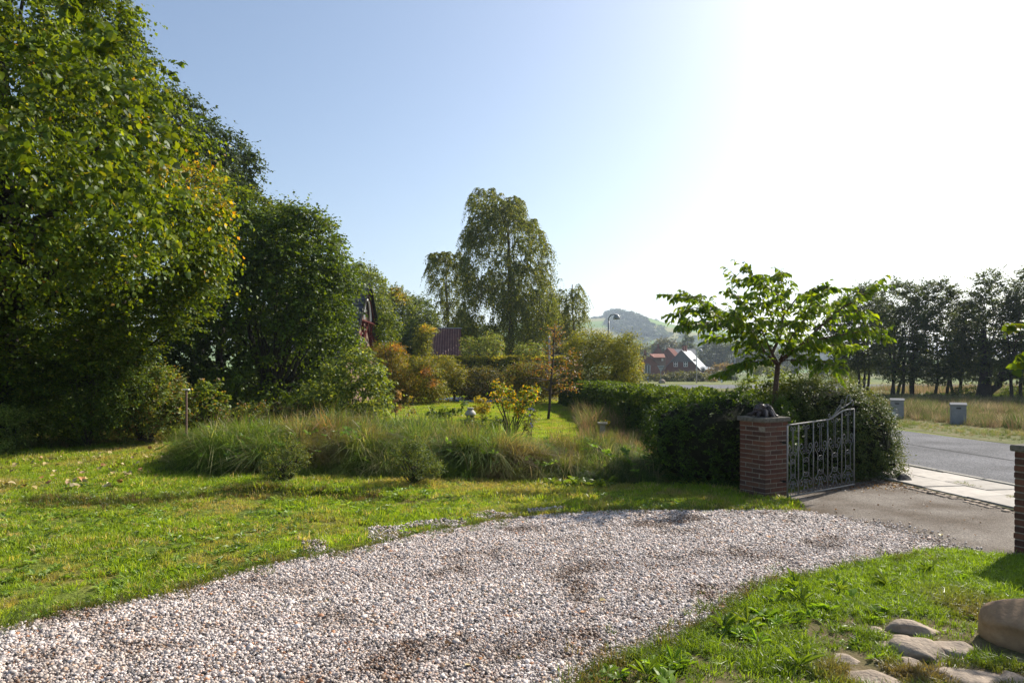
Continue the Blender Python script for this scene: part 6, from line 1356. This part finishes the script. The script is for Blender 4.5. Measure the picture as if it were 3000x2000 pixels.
MB().box((P(2002, 1080, 228)[0], 229, 2.4), (7.6, 8, 4.8)).build('wall', M['brickfar2'], t)

# ---- hedges, verge and trees around the houses
FARG = [((.06, .085, .03), 4), ((.045, .065, .028), 3), ((.09, .11, .04), 1)]
bushes([
 ('field_hedge', 'overgrown hedge in front of the houses beyond the junction', 'hedge', [(1850, 1122), (1855, 1095), (1900, 1090), (1950, 1092), (1995, 1084), (2050, 1084), (2080, 1092), (2095, 1110), (2100, 1122)], 112, 2.0, .8, .22, [((.09, .11, .04), 4), ((.06, .08, .03), 3), ((.15, .14, .06), 1)], 4.5, dict(stems=0, flat=.9)),
 ('dry_shrub', 'low dry scrub at the right end of the overgrown hedge', 'shrub', [(2070, 1122), (2078, 1105), (2098, 1104), (2110, 1120)], 108, 1, .5, .2, [((.20, .16, .08), 3), ((.12, .12, .05), 2)], 3, dict(stems=0)),
 ('autumn_hedge', 'hedge turning orange-brown right of the slate roofed house', 'hedge', [(2065, 1095), (2070, 1068), (2100, 1062), (2140, 1060), (2150, 1075), (2145, 1095)], 150, 2, .9, .28, [((.22, .15, .08), 4), ((.12, .12, .05), 3)], 4, dict(stems=0)),
 ('dark_hedge', 'dark green hedge beside the far lamp at the road bend', 'hedge', [(2085, 1122), (2090, 1090), (2120, 1082), (2150, 1085), (2160, 1100), (2158, 1122)], 122, 2, .8, .24, [((.045, .07, .03), 4), ((.07, .09, .04), 1)], 4.5, dict(stems=0)),
 ('round_tree', 'broad rounded tree behind the tall dark brick gable', 'tree', [(1895, 1045), (1905, 1005), (1935, 985), (1970, 990), (1985, 1015), (1985, 1050)], 290, 7, 2.6, .62, [((.08, .085, .035), 4), ((.06, .07, .03), 3)], 4.5, dict(sr=.4)),
 ('round_tree', 'smaller rounded tree touching the slim poplar', 'tree', [(1972, 1050), (1975, 1005), (1990, 990), (2005, 1000), (2010, 1050)], 285, 5, 2.2, .6, [((.08, .09, .035), 4), ((.06, .075, .03), 3)], 4.2, dict(sr=.4)),
 ('poplar_tree', 'slender pointed poplar above the slate roofed house', 'tree', [(2000, 1035), (2002, 985), (2008, 962), (2018, 968), (2030, 990), (2038, 1015), (2036, 1045)], 250, 4, 1.6, .48, [((.06, .095, .035), 4), ((.045, .07, .03), 3)], 4.8, dict(sr=.3, updir=.4)),
 ('round_tree', 'large bluish rounded tree right of the poplar', 'tree', [(2045, 1078), (2050, 1020), (2070, 990), (2095, 983), (2115, 1000), (2125, 1040), (2120, 1080)], 280, 8, 2.6, .62, FARG, 4.8, dict(sr=.4)),
 ('round_tree', 'rounded tree left of the far street lamp', 'tree', [(2105, 1080), (2112, 1010), (2135, 993), (2155, 1005), (2165, 1045), (2160, 1080)], 275, 8, 2.6, .62, FARG, 4.8, dict(sr=.4)),
 ('round_tree', 'dark far tree behind the cherry trunk', 'tree', [(2150, 1085), (2160, 1015), (2200, 995), (2240, 1000), (2260, 1040), (2265, 1085)], 265, 8, 2.6, .62, FARG, 4.8, dict(sr=.4)),
 ('round_tree', 'far tree showing through the right side of the cherry crown', 'tree', [(2255, 1085), (2265, 1030), (2310, 1010), (2360, 1020), (2380, 1055), (2375, 1085)], 270, 8, 2.6, .62, FARG, 4.5, dict(sr=.4)),
 ('round_tree', 'low dark trees left of the brick gable behind the arching shrub', 'tree', [(1835, 1075), (1830, 1030), (1850, 1005), (1880, 1000), (1900, 1020), (1895, 1060), (1870, 1085)], 240, 6, 2.2, .55, FARG, 4.5, dict(sr=.4)),
 ('far_bush', 'pale green bush beyond the meadow behind the cherry', 'bush', [(2200, 1100), (2210, 1070), (2260, 1060), (2300, 1070), (2310, 1100)], 130, 3, 1.1, .3, [((.10, .13, .05), 4), ((.07, .10, .04), 2)], 3.8, dict(stems=0)),
 ('far_treeline', 'bluish line of trees beyond the meadow on the right', 'treeline', [(2380, 1100), (2390, 1060), (2480, 1050), (2600, 1062), (2750, 1058), (2900, 1062), (3060, 1050), (3200, 1060), (3200, 1100)], 150, 4, 1.3, .42, [((.05, .075, .03), 4), ((.075, .10, .035), 3)], 3.8, dict(stems=0)),
], 500)
[o for o in COL.objects if o.name == 'far_treeline'][0]['kind'] = 'stuff'
t = MB(); t.lathe((P(1985, 1125, 96)[0] - 2.2, 96, 0), [(.5, 0), (.45, .35), (.3, .5), (.05, .58)], 9); o = t.build('verge_rock', M['stone'], smooth=True, origin=(P(1985, 1125, 96)[0] - 2.2, 96, 0)); tag(o, 'pale rock on the verge left of the junction', 'rock')
sheet('field_path', [(16, 77.2 + 20), (60, 92), (60, 93.4), (16, 98.9)], .012, M['pathsand'], 'sandy path crossing the far side of the meadow', 'path')

# ---- the far wooded hill
RX = [1000, 1300, 1500, 1640, 1700, 1750, 1774, 1781, 1796, 1817, 1850, 1872, 1892, 1918, 1932, 1995, 2075, 2110, 2200, 2300, 2400, 2500, 2700, 3000, 3600]
RY = [1010, 975, 950, 940, 936, 934, 931, 921, 917, 918, 928, 934, 943, 945, 951, 962, 968, 972, 985, 1000, 1015, 1030, 1045, 1055, 1060]
YH = 1400.; Y0H = 620.
xs2 = np.linspace(-900, 2000, 146); ys2 = np.concatenate([np.linspace(Y0H, YH, 40), np.linspace(YH + 40, YH + 900, 12)])
def hill_z(x, y):
    rid = EYE + (HOR - np.interp(1500 + x * FPX / YH, RX, RY)) * YH / FPX
    t_ = np.clip((y - Y0H) / (YH - Y0H), 0, 1); b_ = np.clip((y - YH) / 900, 0, 1)
    prof = np.where(y <= YH, .25 * t_ + .75 * t_ ** 2 * (3 - 2 * t_), 1 - b_ * b_)
    return rid * prof + 8 * (vnoise(x, y, 130, 7) - .5) * np.sin(np.clip(t_, 0, 1) * math.pi) - .2
X2, Y2 = np.meshgrid(xs2, ys2); Z2 = hill_z(X2, Y2); nn2 = len(xs2); id2 = np.arange(X2.size).reshape(X2.shape)
F2 = np.stack([id2[:-1, :-1], id2[:-1, 1:], id2[1:, 1:], id2[1:, :-1]], -1).reshape(-1, 4)
def hillmat():
    m, nt, N, L, b = newmat('hill_fields'); b.inputs['Roughness'].default_value = 1; b.inputs['Specular IOR Level'].default_value = 0
    tc = N.new('ShaderNodeTexCoord'); v = N.new('ShaderNodeTexVoronoi'); v.inputs['Scale'].default_value = .0045; L.new(tc.outputs['Object'], v.inputs['Vector'])
    sp = N.new('ShaderNodeSeparateColor'); L.new(v.outputs['Color'], sp.inputs[0]); r = N.new('ShaderNodeValToRGB'); r.color_ramp.interpolation = 'CONSTANT'
    e = r.color_ramp.elements; e[0].color = (.19, .27, .08, 1); e[1].position = .75; e[1].color = (.27, .26, .12, 1)
    e2 = e.new(.4); e2.color = (.16, .24, .07, 1); L.new(sp.outputs[0], r.inputs[0])
    n = N.new('ShaderNodeTexNoise'); n.inputs['Scale'].default_value = .03; n.inputs['Detail'].default_value = 8; L.new(tc.outputs['Object'], n.inputs['Vector'])
    mr = N.new('ShaderNodeMapRange'); mr.inputs[3].default_value = .6; mr.inputs[4].default_value = 1.3; L.new(n.outputs['Fac'], mr.inputs[0])
    mx = N.new('ShaderNodeMix'); mx.data_type = 'RGBA'; mx.blend_type = 'MULTIPLY'; mx.inputs[0].default_value = 1; L.new(r.outputs[0], mx.inputs[6]); L.new(mr.outputs[0], mx.inputs[7]); L.new(mx.outputs[2], b.inputs['Base Color']); return m
M['hill'] = hillmat()
o = mesh_np('hill', np.stack([X2.ravel(), Y2.ravel(), Z2.ravel()], 1), F2, M['hill'], smooth=True); tag(o, 'long green hill with fields closing the view', 'hill', kind='structure')
def on_hill(px, py):
    """where the line of sight meets the hill"""
    Ys_ = np.linspace(Y0H + 5, YH, 260)[None, :]; x = (px[:, None] - 1500) * Ys_ / FPX; z = EYE + (HOR - py[:, None]) * Ys_ / FPX
    hit = hill_z(x, np.repeat(Ys_, len(px), 0)) >= z; i = np.argmax(hit, 1); ok = hit.any(1); Yv = Ys_[0, i]
    xx = (px - 1500) * Yv / FPX; return np.stack([xx, Yv, hill_z(xx, Yv)], 1)[ok]
def wood(name, lb_, C, rad, L_, pal, seed, per=70):
    rg = np.random.default_rng(seed); n = len(C); c = np.repeat(C, per, 0); r_ = np.repeat(rad * rg.uniform(.6, 1.35, n), per)
    d = unit(rg.normal(0, 1, (len(c), 3))); d[:, 2] = np.abs(d[:, 2]) * .95 + .05; pos = c + d * r_[:, None] * rg.uniform(.75, 1.05, (len(c), 1)); pos[:, 2] += r_ * .3
    nn = unit(d + rg.normal(0, .4, d.shape)); dd = unit(np.cross(nn, rg.normal(0, 1, d.shape)))
    col = palette(pal, len(c), rg, np.repeat(rg.normal(1, .18, (n, 1)), per, 0)); LL = L_ * rg.uniform(.6, 1.3, len(c))
    o = leaf_obj(name, pos - dd * LL[:, None] / 2, dd, nn, LL, LL * .9, col, M['leaf_matt']); tag(o, lb_, 'wood', kind='stuff')
rg = np.random.default_rng(91)
WOODP = [(1781, 921), (1796, 917), (1817, 918), (1850, 928), (1872, 934), (1892, 943), (1912, 960), (1912, 985), (1895, 993), (1860, 992), (1820, 975), (1790, 962), (1774, 940), (1768, 931)]
q = sample_poly(WOODP, 420, rg); C = on_hill(q[:, 0], q[:, 1])
rx = rg.uniform(1776, 1925, 70); C2 = np.stack([(rx - 1500) * YH / FPX, np.full(70, YH), hill_z((rx - 1500) * YH / FPX, np.full(70, YH))], 1)
wood('hill_forest', 'dark blue-green forest on the steep end of the hill', np.concatenate([C, C2]), 6.0, 3.4, [((.030, .050, .022), 4), ((.04, .06, .026), 2)], 1, 60)
q = sample_poly([(1890, 950), (1940, 955), (2000, 972), (2060, 985), (2200, 1000), (2200, 1030), (2050, 1030), (1900, 1020), (1850, 1000)], 900, rg); q = q[vnoise(q[:, 0], q[:, 1] * 2.5, 22, 5) > .60]
wood('hill_scrub', 'scattered bushes and copses on the hill slope', on_hill(q[:, 0], q[:, 1]), 4.6, 3.0, [((.07, .10, .045), 4), ((.10, .14, .055), 2)], 2, 36)
rx = np.concatenate([rg.uniform(1700, 1778, 26), rg.uniform(1990, 2110, 26), rg.uniform(2110, 2450, 60)]); C = np.stack([(rx - 1500) * YH / FPX, np.full(len(rx), YH), hill_z((rx - 1500) * YH / FPX, np.full(len(rx), YH))], 1)
wood('ridge_trees', 'thin line of trees along the hill crest', C, 3.4, 2.6, [((.06, .08, .04), 1)], 3, 30)
q = np.stack([rg.uniform(1650, 2500, 420), rg.uniform(1035, 1062, 420)], 1); wood('foot_wood', 'bluish wood at the foot of the hill', on_hill(q[:, 0], q[:, 1]), 7.0, 4.2, [((.05, .07, .035), 4), ((.07, .09, .04), 2)], 4, 46)

# ---- fallen leaves
def leafmesh(nm, c, s=1.0):
    T, F = TMPL['heart']; me = bpy.data.meshes.new(nm); me.from_pydata([(x, y, z * 1.6 + .008) for x, y, z in T], [], F); me.materials.append(plain(nm + '_tone', c, tuple(v * .7 for v in c), 30, .6)); me.update(); return me
FL = [leafmesh('fallen_leaf_a', (.52, .40, .16)), leafmesh('fallen_leaf_b', (.60, .48, .26)), leafmesh('fallen_leaf_c', (.42, .20, .07)), leafmesh('fallen_leaf_d', (.32, .20, .11))]
rg = np.random.default_rng(17)
q = sample_poly([(0, 1345), (150, 1330), (420, 1300), (560, 1290), (540, 1330), (430, 1390), (420, 1420), (200, 1430), (0, 1420)], 110, rg)
for i, (x, y) in enumerate(q):
    p = G(x, y, .1); o = bpy.data.objects.new('fallen_leaf', FL[int(rg.choice(4, p=[.4, .35, .15, .1]))]); COL.objects.link(o); o.location = (p[0], p[1], float(Hgt(p[0:1], p[1:2])[0]) + .075); o.rotation_euler = (rg.normal(0, .5), rg.normal(0, .5), rg.uniform(0, 6.28)); o.scale = (rg.uniform(.06, .11),) * 3
    tag(o, 'pale yellow fallen leaf on the lawn under the lime tree', 'leaf', 'fallen leaves on the lawn')
for i, (x, y, k, lb_) in enumerate([(1758, 1770, 0, 'yellow fallen leaf in the middle of the gravel drive'), (1709, 1807, 2, 'orange fallen leaf just below the yellow leaf on the gravel'), (1487, 1873, 2, 'tan-orange leaf on the gravel left of centre'), (1316, 1894, 2, 'orange leaf on the gravel at the lower left of centre'), (1400, 1940, 2, 'reddish leaf on the gravel near the bottom edge'), (1363, 1964, 1, 'curled pale brown leaf on the gravel at the bottom edge'), (2253, 1583, 2, 'orange leaf on the gravel in front of the gate'), (2122, 1786, 2, 'round orange leaf on the gravel beside the dandelions'), (2757, 1573, 0, 'yellow leaf lying on the asphalt apron'), (2075, 1928, 3, 'brown leaf on the gravel by the lower right weeds')]):
    p = G(x, y); o = bpy.data.objects.new('fallen_leaf', FL[k]); COL.objects.link(o); o.location = (p[0], p[1], .035); o.rotation_euler = (rg.normal(0, .3), rg.normal(0, .3), i * 1.3); o.scale = (.05,) * 3; tag(o, lb_, 'leaf')
# brown litter blown against the hedge and over the apron
c = np.concatenate([np.stack([rg.uniform(4.2, 6.3, 1500), rg.normal(10.7, .28, 1500)], 1), sample_poly(np.array([G(*p)[:2] for p in [(2300, 1460), (2650, 1420), (2900, 1500), (2980, 1620), (2700, 1600), (2400, 1500)]]), 60, rg)])
c = c[~((c[:, 1] > 11.4))]; n = len(c); lit = []
for k in range(3):
    T, F = TMPL['kite']; me = bpy.data.meshes.new(f'litter_leaf_{k}'); me.from_pydata([(x, y, z * 2 + .1 * (k - 1) * x) for x, y, z in T], [], F); me.materials.append(M['grass_i']); lit.append(me)
scatter('leaf_litter', lit, np.c_[c, np.full(n, .02)], np.c_[rg.normal(0, .5, (n, 2)), rg.uniform(0, 6.28, n)], rg.uniform(.012, .032, n), palette([((.14, .07, .04), 4), ((.24, .14, .07), 2), ((.08, .05, .03), 3)], n, rg), rg.integers(0, 3, n), 'small brown leaf litter on the apron below the hedge', 'leaf litter')
# fallen leaves and moss in the pavement joints
c = []
for s_, w_ in ((1.2, -.9), (-.6, -.35), (-1.0, -1.45), (.4, -1.5), (-1.9, -1.2), (-1.6, -.6), (2.3, -.7)):
    p = o0 + rdir * s_ + rno * w_; c.append(p + rg.normal(0, .06, (14, 2)) * [1, 1.6])
c = np.concatenate(c); n = len(c)
scatter('joint_weeds', rough, np.c_[c, np.full(n, .035)], np.c_[rg.normal(0, .2, (n, 2)), rg.uniform(0, 6.28, n)], rg.uniform(.25, .5, n), palette([((.12, .16, .03), 3), ((.18, .16, .06), 2)], n, rg), rg.integers(0, 4, n), 'grass tufts in the pavement joints', 'weeds')

# ---- haze
hz_ = MB(); hz_.box((0, 2300, 84), (6900, 5400, 174)); o = hz_.build('haze'); tag(o, 'thin summer haze over the valley', 'haze', kind='stuff')
m = bpy.data.materials.new('haze'); m.use_nodes = True; nt = m.node_tree; nt.nodes.clear(); out = nt.nodes.new('ShaderNodeOutputMaterial'); pvn = nt.nodes.new('ShaderNodeVolumePrincipled')
pvn.inputs['Color'].default_value = (.70, .84, 1, 1); pvn.inputs['Density'].default_value = .0003; pvn.inputs['Anisotropy'].default_value = .35; nt.links.new(pvn.outputs[0], out.inputs['Volume']); o.data.materials.append(m)
